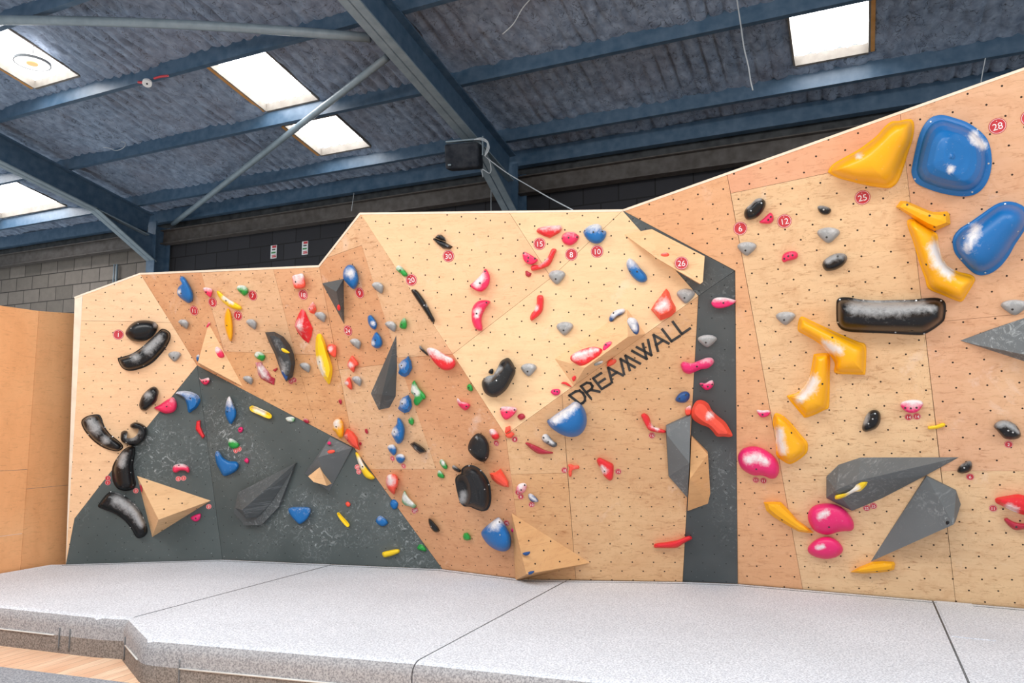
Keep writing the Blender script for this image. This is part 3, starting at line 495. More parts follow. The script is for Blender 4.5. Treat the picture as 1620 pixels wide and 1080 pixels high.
hold('f', [(668, 612), (700, 598), (770, 597), (832, 602), (842, 635), (815, 690), (765, 728), (740, 722), (700, 680), (675, 645)], 'blue', .08, 'blue shell-shaped hold right of the large dark gem volume', 'flat', ck=.3)
hold('f', [(1112, 570), (1130, 555), (1150, 572), (1145, 592), (1125, 595)], 'coral', .025, 'small coral knob right of the blue shell-shaped hold', 'dome', ck=.1)
hold('f', [(1045, 650), (1062, 640), (1090, 670), (1142, 728), (1138, 750), (1118, 750), (1070, 695)], 'lemon', .035, 'thin yellow slot hold slanting on the lower grey board', 'dish', ck=0)
hold('i', [(825, 385), (840, 372), (870, 400), (905, 480), (960, 560), (1025, 630), (1028, 655), (990, 662), (930, 635), (890, 570), (850, 470)], 'lemon', .06, 'yellow and white curved hold at the right edge of the grey board', 'dome', ck=0, spots=[(880, 470, 60), (895, 520, 35)], bolts=[(903, 526)])
hold('i', [(1195, 920), (1215, 880), (1250, 878), (1285, 915), (1270, 965), (1238, 982), (1210, 960)], 'blue', .04, 'small blue hold at the grey board edge below the coral one', 'dome', ck=.1)
hold('j', [(638, 430), (660, 385), (695, 375), (745, 410), (768, 450), (745, 478), (705, 488), (660, 465)], 'blue', .045, 'small round blue hold on the lower right of the grey board', 'dome', ck=.5)
hold('j', [(705, 785), (715, 762), (780, 745), (860, 730), (892, 740), (888, 768), (830, 795), (770, 812), (725, 818)], 'lemon', .05, 'yellow pill hold lowest on the grey board above the mat', 'dome', ck=.1)
hold('j', [(1080, 715), (1100, 682), (1135, 678), (1160, 705), (1182, 740), (1165, 758), (1120, 745), (1088, 735)], 'green', .04, 'green pebble hold in the lower right corner of the grey board', 'gem', sharp=True, ck=.3)
hold('i', [(525, 272), (545, 255), (565, 268), (562, 290), (535, 292)], 'magenta', .02, 'tiny pink hold on the upper face of the dark grey pyramid volume', 'dome', ck=0, base=.08, face='G')
hold('i', [(525, 372), (540, 352), (590, 345), (608, 362), (590, 380), (540, 390)], 'coral', .02, 'tiny coral bar hold on the ridge of the dark grey pyramid volume', 'dome', ck=.1, base=.11, face='G')
hold('e', [(725, 270), (745, 290), (750, 330), (745, 355), (730, 320)], 'crimson', .02, 'tiny crimson sliver hold on the left face of the pale wooden pyramid', 'dome', ck=.4, base=.06, face='A')
# ------------------------------------------------------------------ middle column
hold('g', [(692, 370), (705, 310), (745, 265), (800, 268), (835, 320), (858, 400), (850, 465), (815, 518), (775, 505), (730, 455), (700, 415)], 'blue', .08, 'blue oval hold with a chalky face touching the spike volume', 'dome', ck=.2, spots=[(770, 350, 60)])
hold('g', [(628, 710), (640, 685), (660, 695), (665, 735), (648, 752), (632, 735)], 'scarlet', .02, 'tiny red hold on the face of the dark spike volume', 'dome', ck=0, base=.09, face='C')
hold('g', [(955, 840), (965, 805), (995, 800), (1030, 840), (1055, 890), (1050, 935), (1025, 953), (990, 930), (965, 890)], 'blue', .06, 'blue bean hold with a white chalk middle left of a grey hold', 'dome', ck=0, spots=[(1012, 885, 30)])
hold('h', [(995, 165), (1005, 100), (1045, 35), (1090, 75), (1112, 130), (1105, 185), (1060, 210), (1020, 195)], 'blue', .06, 'blue drop-shaped hold beside the tip of the dark dagger volume', 'dome', ck=.1, spots=[(1008, 150, 30)], bolts=[(1040, 122)])
hold('h', [(1285, 385), (1320, 340), (1365, 315), (1388, 288), (1420, 345), (1432, 420), (1395, 490), (1355, 515), (1310, 500), (1283, 470), (1295, 430)], 'blue', .07, 'uppermost of three blue faceted holds right of the dagger volume', 'gem', ck=0, spots=[(1320, 380, 45)], bolts=[(1318, 390)], sharp=True)
hold('h', [(1300, 770), (1330, 735), (1390, 705), (1420, 760), (1430, 830), (1400, 885), (1350, 900), (1305, 875), (1280, 850), (1298, 810)], 'blue', .07, 'blue faceted hold level with the foot of the dagger volume', 'gem', ck=0, spots=[(1325, 780, 45)], bolts=[(1325, 798)], sharp=True)
hold('i', [(1210, 175), (1225, 120), (1265, 70), (1275, 5), (1310, 20), (1345, 90), (1352, 160), (1335, 240), (1300, 280), (1262, 270), (1235, 225)], 'blue', .08, 'tall blue flame-shaped hold below the two blue faceted holds', 'dome', ck=0, spots=[(1235, 150, 50)], bolts=[(1240, 155)])
hold('i', [(1168, 320), (1185, 295), (1235, 290), (1262, 330), (1262, 375), (1238, 405), (1205, 385), (1180, 350)], 'blue', .05, 'small blue hold left of the lowest blue one in the column', 'dome', ck=1)
hold('i', [(1255, 415), (1275, 395), (1320, 390), (1352, 415), (1350, 460), (1310, 492), (1275, 475), (1258, 445)], 'blue', .05, 'lowest small blue hold of the middle column', 'dome', ck=1)
hold('k', [(42, 570), (60, 540), (95, 545), (130, 580), (165, 625), (160, 650), (125, 655), (90, 620), (55, 595)], 'green', .045, 'green and white hold left of the round tag 20', 'dome', ck=.9, bolts=[(87, 590)])
hold('k', [(208, 815), (225, 792), (270, 805), (330, 880), (385, 970), (430, 1060), (458, 1115), (452, 1145), (430, 1146), (400, 1110), (350, 1030), (280, 930)], 'black', .06, 'slim black banana hold along the ridge below tag 20', 'dome', ck=0, spots=[(380, 960, 20)], screws=[(345, 963), (236, 803)])
hold('l', [(82, 235), (95, 190), (130, 152), (155, 180), (160, 230), (150, 268), (110, 270), (85, 255)], 'green', .05, 'small green hold right of a grey hold near the ridge', 'dome', ck=.5, bolts=[(105, 228)])
hold('l', [(292, 465), (302, 448), (330, 480), (380, 535), (380, 555), (345, 530), (305, 495)], 'black', .035, 'short black sliver hold left of the red and white one', 'dome', ck=.8)
hold('l', [(372, 500), (400, 470), (470, 485), (560, 540), (650, 585), (680, 630), (660, 685), (600, 712), (530, 700), (460, 640), (410, 570)], 'scarlet', .09, 'long red hold with a white chalked top on the ridge', 'flat', ck=1, spots=[(450, 520, 40), (550, 575, 40), (620, 600, 35)])
hold('l', [(800, 890), (820, 858), (850, 870), (865, 915), (850, 938), (815, 925)], 'green', .04, 'bright green knob at the lower ridge left of the big black hold', 'dome', ck=.1, bolts=[(820, 898)])
hold('m', [(215, 40), (240, 12), (265, 50), (290, 95), (345, 150), (362, 190), (345, 215), (310, 200), (275, 185), (292, 235), (280, 275), (250, 275), (232, 235), (240, 180), (205, 140), (205, 100)], 'green', .05, 'sprawling green and white hold beside the blue column', 'dome', crest=[(240, 50), (240, 130), (300, 165), (340, 195)], ck=0, spots=[(230, 100, 55), (260, 140, 45)], bolts=[(245, 152)])
hold('m', [(175, 430), (205, 398), (235, 430), (232, 475), (212, 492), (180, 465)], 'green', .035, 'small green diamond hold below the sprawling green one', 'gem', sharp=True, ck=.4)
hold('m', [(192, 690), (235, 665), (290, 695), (345, 735), (370, 775), (330, 785), (295, 795), (240, 750)], 'black', .06, 'black split-wedge hold with a white line low in the middle', 'gem', sharp=True, crest=[(240, 700), (320, 760)], ck=0, spots=[(260, 735, 14), (225, 710, 12)])
hold('m', [(695, 225), (705, 200), (740, 235), (790, 245), (830, 265), (832, 290), (800, 325), (765, 325), (715, 280)], 'pink', .05, 'chalky pink broken-looking hold left of the grey-white ridge', 'dome', ck=1, bolts=[(795, 288)])
hold('m', [(812, 740), (830, 660), (880, 595), (920, 575), (965, 590), (1010, 640), (1038, 720), (1035, 810), (1005, 865), (965, 880), (900, 850), (845, 800)], 'soot', .10, 'smooth black egg-shaped hold above the black scoop', 'dome', ck=0, spots=[(905, 620, 15)], screws=[(838, 748), (1003, 835)])
hold('m', [(1040, 560), (1050, 530), (1090, 530), (1130, 570), (1145, 615), (1120, 642), (1080, 635), (1055, 600)], 'scarlet', .05, 'small red and white hold right of the black egg', 'dome', ck=1, spots=[(1070, 560, 40)])
hold('m', [(1155, 320), (1175, 290), (1250, 288), (1320, 300), (1335, 325), (1300, 380), (1240, 425), (1200, 425), (1165, 375)], 'pink', .07, 'pink cup-shaped hold under the big black hold', 'flat', ck=.8, bolts=[(1225, 350), (1163, 315), (1310, 325)])
hold('m', [(1340, 400), (1360, 370), (1400, 365), (1425, 400), (1400, 425), (1370, 432)], 'crimson', .03, 'small crimson knob right of the pink cup-shaped hold', 'dome', ck=.3)
hold('m', [(1205, 560), (1215, 510), (1262, 495), (1270, 545), (1215, 580)], 'coral', .04, 'coral corner hold, upper half at the meeting of three panels', 'gem', sharp=True, ck=.2)
hold('m', [(1205, 590), (1285, 555), (1310, 585), (1275, 628), (1230, 622)], 'coral', .04, 'coral corner hold, lower half at the meeting of three panels', 'gem', sharp=True, ck=.4)
hold('m', [(1430, 690), (1440, 672), (1500, 690), (1570, 720), (1640, 755), (1715, 775), (1710, 792), (1640, 798), (1570, 795), (1500, 755)], 'crimson', .05, 'long dark red sliver hold left of the grey kidney hold', 'gem', crest=[(1500, 715), (1600, 765), (1660, 775)], ck=0)
hold('m', [(510, 880), (525, 850), (560, 870), (590, 930), (590, 955), (560, 955), (525, 920)], 'green', .035, 'upper of two small green and white holds left of the black scoop', 'dome', ck=.7, spots=[(545, 890, 30)])
hold('m', [(485, 1010), (500, 970), (530, 985), (558, 1030), (555, 1055), (515, 1050), (490, 1035)], 'green', .035, 'lower of two small green and white holds left of the black scoop', 'dome', ck=.8)
hold('m', [(640, 935), (660, 915), (700, 940), (735, 965), (728, 990), (690, 985), (655, 960)], 'black', .04, 'small black chip hold at the shoulder of the black scoop', 'dome', ck=1)
hold('n', [(325, 200), (345, 170), (375, 155), (378, 120), (410, 90), (460, 82), (520, 105), (580, 165), (618, 240), (632, 320), (630, 400), (605, 460), (560, 478), (500, 462), (450, 440), (400, 435), (365, 400), (345, 330), (328, 250)], 'soot', .17, 'big black scoop hold with a deep pale opening on its left', 'flange', crest=[(460, 170), (520, 290), (520, 390)], ck=0, spots=[(385, 380, 38), (395, 330, 34)], dents=[(398, 290, 56, 135, -8, .16)], screws=[(445, 90), (543, 131), (612, 250), (575, 290)])
hold('n', [(618, 155), (670, 145), (712, 115), (745, 165), (778, 225), (780, 272), (735, 268), (680, 240), (640, 205)], 'coral', .06, 'coral arrow-shaped hold right of the black scoop', 'gem', sharp=True, crest=[(690, 190), (750, 240)], ck=.05)
hold('n', [(547, 670), (575, 620), (640, 565), (690, 530), (720, 548), (760, 610), (798, 690), (800, 770), (770, 812), (720, 820), (650, 795), (590, 745)], 'blue', .14, 'big blue hold with a chalky white peak in the lower middle', 'dome', crest=[(670, 640), (720, 740)], ck=0, spots=[(660, 590, 60), (700, 560, 45)], screws=[(708, 678)], bolts=[(702, 570)])
hold('n', [(95, 550), (110, 540), (150, 580), (185, 625), (180, 655), (140, 650), (105, 600)], 'black', .05, 'small black drop-shaped hold low on the tan panel', 'dome', ck=0, screws=[(140, 568), (120, 608)])
hold('n', [(390, 690), (400, 665), (430, 660), (455, 690), (458, 720), (425, 728), (397, 718)], 'green', .045, 'bright green block hold below the black scoop', 'gem', sharp=True, ck=0)
hold('n', [(800, 640), (820, 618), (842, 640), (838, 672), (815, 660)], 'magenta', .03, 'small pink knob beside the big blue hold with the white peak', 'dome', ck=0)
hold('n', [(868, 880), (885, 862), (892, 905), (878, 900)], 'black', .02, 'tiny black chip on the narrow side of the tan wooden pyramid', 'gem', sharp=True, ck=0, base=.10, face='L')
hold('n', [(898, 838), (930, 825), (966, 822), (955, 848), (925, 858)], 'navy', .025, 'upper small blue half-moon hold on the tan wooden pyramid', 'dome', ck=0, base=.20, face='L')
hold('n', [(938, 1003), (965, 990), (1002, 988), (985, 1010), (955, 1020)], 'navy', .025, 'lower small blue half-moon hold on the tan wooden pyramid', 'dome', ck=0, base=.245, face='L')
hold('i', [(1150, 690), (1165, 625), (1205, 605), (1260, 615), (1285, 670), (1275, 735), (1255, 770), (1240, 822), (1205, 800), (1170, 755)], 'coral', .08, 'coral and white knobbly hold on the edge beside the grey board', 'dome', ck=0, spots=[(1200, 680, 60), (1190, 630, 35)])
hold('i', [(1320, 880), (1345, 785), (1370, 815), (1400, 860), (1450, 910), (1475, 945), (1450, 970), (1400, 950), (1350, 935)], 'green', .05, 'green hold nearly covered in white chalk above a smudged tag', 'dome', ck=0, spots=[(1350, 850, 50), (1420, 910, 60)])
# ------------------------------------------------------------------ upper middle panel
hold('k', [(438, 258), (450, 245), (500, 265), (570, 290), (648, 335), (625, 362), (545, 358), (490, 315)], 'black', .045, 'lower half of the split black hold above tag 30', 'gem', sharp=True, crest=[(500, 300), (580, 330)], ck=.0, spots=[(580, 320, 15)])
hold('k', [(460, 240), (490, 210), (530, 210), (565, 240), (580, 280), (530, 270)], 'black', .045, 'upper half of the split black hold above tag 30', 'gem', sharp=True, ck=0)
hold('k', [(832, 750), (870, 715), (940, 650), (995, 575), (1030, 610), (1048, 670), (1035, 740), (1000, 790), (950, 818), (895, 805), (850, 775)], 'pink', .075, 'pink half-moon hold, the upper of two left of centre', 'flat', crest=[(900, 745), (985, 680)], ck=0, spots=[(910, 730, 50), (960, 650, 50)], bolts=[(940, 727), (994, 602), (840, 758)])
hold('k', [(850, 1060), (865, 980), (920, 920), (1000, 908), (1050, 925), (1010, 985), (970, 1060), (958, 1130), (968, 1200), (960, 1235), (900, 1220), (860, 1150)], 'pink', .075, 'pink crescent hold, the lower of two left of centre', 'dome', crest=[(1010, 935), (915, 1010), (900, 1100), (935, 1200)], ck=0, spots=[(915, 1030, 45), (905, 1080, 30)], bolts=[(904, 1052), (1010, 935)])
hold('o', [(463, 240), (480, 205), (540, 190), (620, 182), (720, 176), (738, 210), (710, 255), (610, 312), (540, 290), (480, 258)], 'scarlet', .06, 'scarlet gem-like bar hold above the round tag 15', 'gem', sharp=True, crest=[(530, 225), (610, 250), (680, 215)], ck=.8)
hold('o', [(732, 315), (745, 275), (790, 250), (860, 250), (905, 280), (918, 305), (890, 355), (840, 388), (790, 388), (748, 360)], 'pink', .06, 'pink rounded hold above the round tag 8', 'dome', ck=.5, bolts=[(807, 310), (895, 303), (738, 318)])
hold('o', [(967, 260), (975, 225), (1030, 180), (1110, 162), (1155, 185), (1165, 225), (1205, 240), (1208, 280), (1180, 335), (1130, 370), (1060, 365), (1000, 320)], 'blue', .08, 'round blue hold with a white chalked top above tag 10', 'dome', ck=1, bolts=[(1072, 250), (1168, 245), (980, 237)])
hold('o', [(318, 470), (345, 462), (400, 490), (470, 535), (475, 555), (430, 592), (380, 594), (335, 560), (318, 515)], 'pink', .055, 'small pink half-moon hold left of the scarlet boomerang', 'flat', ck=.3, bolts=[(377, 524), (447, 533), (372, 560), (328, 475)])
hold('o', [(405, 620), (440, 600), (490, 600), (545, 560), (590, 505), (620, 440), (645, 425), (678, 440), (655, 500), (630, 560), (600, 605), (540, 635), (470, 655), (415, 660)], 'scarlet', .06, 'scarlet boomerang hold left of the round tag 8', 'gem', crest=[(430, 635), (560, 590), (645, 455)], ck=0, spots=[(500, 570, 40), (550, 530, 40)])
hold('o', [(345, 668), (360, 662), (410, 690), (400, 722), (375, 730), (348, 712)], 'crimson', .03, 'small crimson chip below the scarlet boomerang', 'gem', sharp=True, ck=0)
hold('o', [(470, 940), (500, 922), (535, 935), (540, 1000), (530, 1080), (500, 1130), (440, 1180), (410, 1195), (395, 1165), (410, 1120), (440, 1080), (465, 1010)], 'scarlet', .06, 'upright scarlet bent hold in the middle of the pale panel', 'gem', crest=[(510, 960), (500, 1060), (430, 1150)], ck=0, spots=[(450, 1060, 40)])
hold('s', [(210, 530), (220, 480), (250, 462), (300, 495), (360, 570), (415, 630), (432, 680), (410, 712), (360, 718), (300, 685), (240, 610)], 'blue', .07, 'blue bean hold with a white top left of the wooden fin', 'dome', ck=.9, bolts=[(323, 605), (248, 600)])
hold('s', [(472, 1010), (520, 930), (580, 860), (605, 820), (635, 785), (668, 825), (690, 900), (735, 980), (735, 1030), (690, 1080), (620, 1110), (570, 1125), (540, 1090)], 'coral', .10, 'coral winged hold with a chalky middle beside a grey hold', 'gem', crest=[(560, 990), (640, 950)], sharp=True, ck=0, spots=[(600, 960, 75), (540, 1000, 40)])
hold('p', [(968, 170), (985, 120), (1030, 75), (1100, 55), (1135, 60), (1138, 90), (1100, 120), (1050, 140), (1010, 185), (985, 195)], 'navy', .05, 'chalky blue caterpillar hold on the top edge of the trough volume', 'dome', ck=1.1, spots=[(1010, 110, 50), (1060, 85, 40)], bolts=[(1017, 102)], base=.0)
hold('p', [(1160, 190), (1185, 150), (1240, 155), (1275, 195), (1292, 260), (1280, 320), (1240, 335), (1205, 300), (1175, 245)], 'navy', .05, 'chalky blue bean hold at the right end of the trough volume', 'dome', ck=1.2, spots=[(1210, 200, 60), (1240, 260, 40)], base=.10, face='M')
hold('p', [(555, 575), (572, 548), (630, 512), (710, 480), (790, 462), (850, 468), (885, 482), (898, 510), (870, 560), (790, 620), (710, 665), (640, 655), (565, 610)], 'scarlet', .05, 'scarlet smile-shaped hold on the face of the trough volume', 'gem', crest=[(600, 590), (700, 600), (850, 520)], ck=0, spots=[(610, 555, 38), (690, 545, 50), (780, 510, 45), (840, 492, 25)], base=.19, face='M')
hold('p', [(902, 475), (925, 425), (970, 405), (1000, 412), (985, 455), (950, 490), (910, 512)], 'magenta', .04, 'small magenta hold right of the scarlet smile-shaped one', 'dome', ck=.3, base=.18, face='M', bolts=[(935, 440)])
hold('p', [(805, 648), (825, 625), (890, 610), (905, 620), (880, 645), (825, 665)], 'grey', .03, 'small white-grey chip on the underside of the trough volume', 'dome', ck=1.2, base=.14, face='L')
hold('p', [(945, 650), (960, 615), (1000, 595), (1040, 595), (1045, 625), (1010, 655), (960, 672)], 'coral', .035, 'coral pebble hold touching the letter A of the lettering', 'dome', ck=.3)
hold('p', [(568, 795), (600, 762), (630, 770), (605, 820), (585, 835)], 'scarlet', .025, 'small red chip at the lower tip of the trough volume', 'gem', sharp=True, ck=.2, base=.07, face='M')
hold('p', [(455, 852), (485, 835), (530, 850), (570, 892), (530, 878), (490, 860)], 'scarlet', .025, 'thin red sliver left of the lower tip of the trough volume', 'dome', ck=.2, face='M')
hold('p', [(345, 940), (370, 915), (430, 912), (448, 935), (435, 970), (395, 982), (360, 965)], 'magenta', .035, 'small magenta knob left of the big blue dome hold', 'dome', ck=.1, face='M', bolts=[(385, 935), (415, 940)])
hold('l', [(960, 845), (975, 810), (1030, 770), (1080, 765), (1100, 735), (1130, 680), (1170, 610), (1240, 580), (1285, 625), (1315, 690), (1315, 745), (1270, 840), (1220, 920), (1140, 985), (1070, 998), (1000, 960), (968, 900)], 'soot', .16, 'big black scoop hold in the middle, its hollow facing upper left', 'dome', crest=[(1060, 900), (1160, 850), (1230, 720)], ck=0, spots=[(1030, 800, 45), (1150, 690, 35)], dents=[(1050, 790, 75, 45, -35, .09), (1165, 690, 95, 28, -55, .05)], screws=[(1117, 822)])
hold('l', [(1030, 735), (1045, 705), (1075, 695), (1085, 720), (1075, 750), (1045, 748)], 'black', .03, 'tiny black knob at the hollow of the big black scoop', 'dome', ck=.1)
# ------------------------------------------------------------------ lettering panel
hold('q', [(578, 450), (600, 425), (700, 350), (800, 285), (860, 240), (905, 245), (960, 290), (995, 370), (1000, 460), (970, 545), (910, 600), (840, 615), (760, 600), (680, 560), (610, 505)], 'blue', .20, 'big blue dome hold below the letter D of the lettering', 'dome', crest=[(760, 480), (880, 420)], ck=0, spots=[(660, 430, 60), (740, 380, 60), (820, 320, 60), (880, 270, 50)])
hold('q', [(520, 625), (535, 590), (570, 582), (605, 610), (640, 655), (680, 680), (678, 715), (640, 725), (600, 705), (560, 680), (528, 655)], 'slate', .05, 'grey-white kidney-shaped hold left under the big blue dome', 'dome', crest=[(555, 615), (600, 670), (650, 700)], ck=1.0, spots=[(560, 620, 50), (630, 670, 30)], bolts=[(590, 667), (541, 622)])
hold('q', [(800, 915), (830, 905), (870, 920), (915, 920), (920, 950), (880, 960), (845, 975), (840, 1030), (815, 1038), (805, 990), (815, 950)], 'coral', .035, 'coral Y-shaped hold right of a small tag, low on the lettering panel', 'dome', crest=[(825, 930), (830, 1010)], ck=.2)
hold('q', [(1110, 880), (1115, 850), (1140, 835), (1210, 865), (1280, 905), (1288, 960), (1280, 1050), (1255, 1078), (1220, 1065), (1180, 1020), (1145, 950)], 'scarlet', .07, 'red bent hold with a white inner side, low on the lettering panel', 'gem', crest=[(1140, 865), (1240, 930), (1245, 1040)], ck=0, spots=[(1180, 975, 45), (1160, 940, 25)], bolts=[(1190, 980)])
hold('n', [(848, 275), (870, 245), (910, 235), (935, 250), (932, 285), (910, 318), (875, 325), (850, 305)], 'pink', .045, 'pale pink chalk-covered hold above two small tags', 'dome', ck=1.2, spots=[(890, 270, 50)], bolts=[(888, 295), (918, 255)])
hold('n', [(948, 345), (960, 325), (990, 335), (1025, 370), (1035, 395), (1000, 400), (965, 385)], 'navy', .04, 'small navy and white hold right of the pale pink one', 'dome', ck=.9, spots=[(965, 350, 20), (1015, 390, 15)])
hold('u', [(368, 260), (380, 232), (410, 228), (450, 262), (470, 320), (500, 365), (560, 385), (630, 415), (612, 438), (530, 430), (450, 405), (410, 345)], 'scarlet', .06, 'red boot-shaped hold with a white inside, left of the dark volume', 'gem', crest=[(400, 260), (440, 370), (590, 420)], ck=0, spots=[(500, 350, 45), (540, 385, 30)], bolts=[(503, 368)])
hold('u', [(730, 80), (760, 30), (800, 0), (850, -8), (885, 20), (880, 70), (845, 108), (800, 115), (755, 105)], 'navy', .06, 'small dark blue hold left of the grey strip', 'dome', ck=.1, bolts=[(845, 30), (775, 70)])
hold('u', [(838, 180), (870, 150), (900, 150), (898, 235), (860, 248), (840, 235)], 'coral', .04, 'small coral hold at the left shoulder of the big scarlet one', 'flat', ck=1)
hold('u', [(905, 200), (930, 130), (970, 88), (1030, 90), (1085, 125), (1120, 190), (1180, 250), (1260, 315), (1310, 390), (1342, 460), (1310, 480), (1250, 475), (1175, 472), (1130, 420), (1080, 375), (1000, 345), (930, 300), (905, 260)], 'coral', .13, 'big scarlet-orange slug-shaped hold across the grey strip', 'gem', crest=[(990, 180), (1080, 270), (1210, 400)], ck=0, spots=[(1100, 250, 45)])
hold('r', [(1215, 590), (1225, 570), (1330, 555), (1400, 540), (1450, 518), (1485, 512), (1500, 535), (1450, 560), (1385, 600), (1300, 604), (1225, 602)], 'scarlet', .06, 'long thin red hold across the lower edge of the grey strip', 'gem', crest=[(1260, 585), (1360, 580), (1470, 530)], ck=.1)
hold('t', [(790, 665), (800, 630), (840, 620), (900, 635), (980, 610), (1060, 580), (1120, 580), (1145, 610), (1130, 650), (1080, 690), (1000, 705), (940, 730), (880, 752), (820, 730)], 'magenta', .07, 'long pink wavy hold across the left edge of the grey strip', 'dome', crest=[(840, 680), (960, 660), (1100, 620)], ck=.6, bolts=[(962, 672)])
hold('t', [(990, 855), (1010, 845), (1050, 850), (1095, 825), (1130, 820), (1142, 855), (1125, 895), (1085, 922), (1050, 920), (1015, 890)], 'magenta', .05, 'small pink saddle hold on the grey strip', 'dome', crest=[(1020, 870), (1070, 890), (1120, 850)], ck=.8, bolts=[(1018, 870), (1078, 886), (1125, 862)])
hold('s', [(1115, 940), (1140, 895), (1200, 878), (1290, 885), (1360, 905), (1382, 918), (1340, 955), (1270, 985), (1190, 995), (1140, 980)], 'magenta', .07, 'bright pink lens-shaped hold high on the grey strip', 'flat', crest=[(1180, 935), (1310, 920)], ck=1, bolts=[(1245, 938)])
hold('s', [(572, 430), (590, 410), (640, 402), (665, 420), (650, 445), (600, 450)], 'coral', .02, 'small coral hold on the wooden fin beside tag 26', 'dome', ck=.4, base=.13, face='M')
# ------------------------------------------------------------------ right panel
hold('v', [(918, 490), (960, 430), (1060, 370), (1160, 315), (1260, 245), (1340, 180), (1400, 110), (1460, 65), (1520, 60), (1600, 45), (1640, 55), (1655, 110), (1640, 220), (1600, 340), (1560, 470), (1520, 570), (1480, 615), (1430, 635), (1330, 625), (1220, 605), (1120, 580), (1010, 550), (940, 515)], 'yellow', .24, 'large yellow wing-shaped volume hold at the top right', 'flange', crest=[(1110, 450), (1260, 400), (1460, 200), (1530, 150)], ck=0, spots=[(1180, 360, 30)], screws=[(1160, 560)])
hold('w', [(228, 620), (235, 540), (260, 420), (290, 300), (330, 210), (380, 150), (440, 122), (510, 120), (600, 145), (700, 180), (800, 245), (870, 320), (905, 420), (912, 540), (890, 650), (845, 735), (780, 790), (700, 812), (600, 808), (480, 785), (370, 750), (270, 700)], 'blue', .26, 'large blue bowl-shaped hold left of the round tag 28', 'flange', crest=[(575, 470)], ck=0, spots=[(560, 580, 40), (760, 300, 50), (840, 380, 35), (760, 340, 40)], dents=[(700, 480, 180, 230, -30, .06)], screws=[(391, 175), (789, 245), (857, 298), (855, 382), (886, 532), (745, 775), (258, 664)])
hold('y', [(685, 450), (700, 390), (750, 330), (830, 280), (930, 210), (1030, 140), (1100, 108), (1170, 100), (1240, 115), (1300, 150), (1340, 220), (1330, 290), (1280, 380), (1220, 470), (1170, 560), (1100, 650), (1020, 710), (940, 732), (880, 720), (820, 675), (760, 610), (705, 540)], 'blue', .22, 'large blue rounded hold cut by the right edge under the bowl-shaped one', 'flange', crest=[(890, 500), (1000, 430), (1160, 280)], ck=0, spots=[(850, 420, 60), (820, 490, 50), (890, 330, 50)], screws=[(1134, 123), (824, 287), (783, 416), (761, 590), (965, 707), (1244, 356)])
hold('y', [(202, 148), (240, 95), (290, 98), (370, 130), (450, 165), (520, 190), (590, 188), (640, 185), (660, 210), (668, 292), (620, 315), (535, 352), (470, 325), (400, 280), (330, 230), (260, 185)], 'yellow', .09, 'small yellow bone-shaped hold touching the tall bent yellow one', 'gem', sharp=True, crest=[(290, 150), (470, 230), (580, 260)], ck=0, bolts=[(488, 222), (298, 128), (616, 217), (532, 318)])
hold('y', [(295, 280), (345, 248), (400, 280), (530, 360), (560, 390), (570, 480), (600, 580), (660, 660), (740, 700), (840, 725), (878, 760), (860, 810), (800, 910), (770, 950), (730, 952), (600, 900), (480, 845), (450, 760), (400, 620), (350, 450)], 'yellow', .17, 'tall bent yellow hold above the wide black pad', 'flange', crest=[(390, 360), (500, 580), (640, 780), (740, 840)], ck=0, spots=[(530, 500, 50), (560, 620, 70), (650, 710, 60)], bolts=[(462, 638)])
hold('A', [(-520, 280), (-510, 230), (-470, 205), (-380, 205), (-260, 225), (-100, 235), (100, 232), (300, 228), (430, 212), (560, 210), (630, 240), (652, 300), (645, 400), (625, 460), (540, 530), (440, 590), (370, 608), (200, 600), (0, 590), (-250, 580), (-390, 570), (-470, 540), (-512, 480), (-520, 400)], 'black', .20, 'wide black pad-shaped hold in the right panel', 'flange', crest=[(-400, 390), (0, 410), (470, 380)], ck=0, spots=[(-330, 310, 60), (-200, 310, 80), (0, 310, 110), (200, 310, 100), (390, 300, 70), (520, 330, 40)], screws=[(334, 238), (598, 240), (210, 238), (418, 590), (112, 577), (-480, 228), (-230, 235), (-500, 470)], bolts=[(290, 558)], face='O')
hold('z', [(335, 190), (350, 125), (380, 112), (450, 145), (600, 215), (720, 270), (850, 325), (915, 355), (920, 480), (912, 595), (890, 608), (780, 605), (680, 600), (645, 580), (650, 510), (600, 430), (540, 360), (470, 310), (390, 265), (340, 235)], 'yellow', .15, 'bent yellow hold right of a grey hold in the right panel', 'flange', crest=[(400, 195), (640, 330), (800, 480)], ck=0, spots=[(600, 370, 60), (680, 400, 50), (560, 330, 30)], bolts=[(630, 290)])
hold('z', [(468, 450), (480, 432), (560, 422), (600, 430), (612, 480), (610, 600), (608, 750), (600, 885), (560, 910), (480, 950), (400, 975), (375, 955), (310, 880), (250, 805), (250, 785), (330, 760), (400, 690), (440, 600)], 'yellow', .14, 'hooked yellow hold below the bent one, chalk on its inner curve', 'flange', crest=[(530, 500), (510, 680), (440, 840)], ck=0, spots=[(470, 660, 50), (430, 740, 60), (360, 810, 50)], bolts=[(545, 686)])
hold('C', [(490, 320), (505, 240), (540, 225), (610, 260), (700, 345), (790, 455), (855, 530), (865, 590), (850, 650), (780, 715), (700, 762), (650, 765), (590, 730), (530, 680), (525, 600), (520, 520), (525, 430), (500, 380)], 'yellow', .13, 'yellow pear-shaped hold with chalk down its left side', 'flange', crest=[(570, 340), (640, 520), (680, 640)], ck=0, spots=[(560, 420, 50), (560, 520, 60), (600, 620, 60)], bolts=[(688, 435)])
hold('C', [(318, 200), (330, 188), (380, 195), (440, 192), (465, 212), (445, 250), (395, 270), (350, 258)], 'magenta', .045, 'small pink and white hold right of the grey strip', 'flat', ck=1, bolts=[(380, 240)])
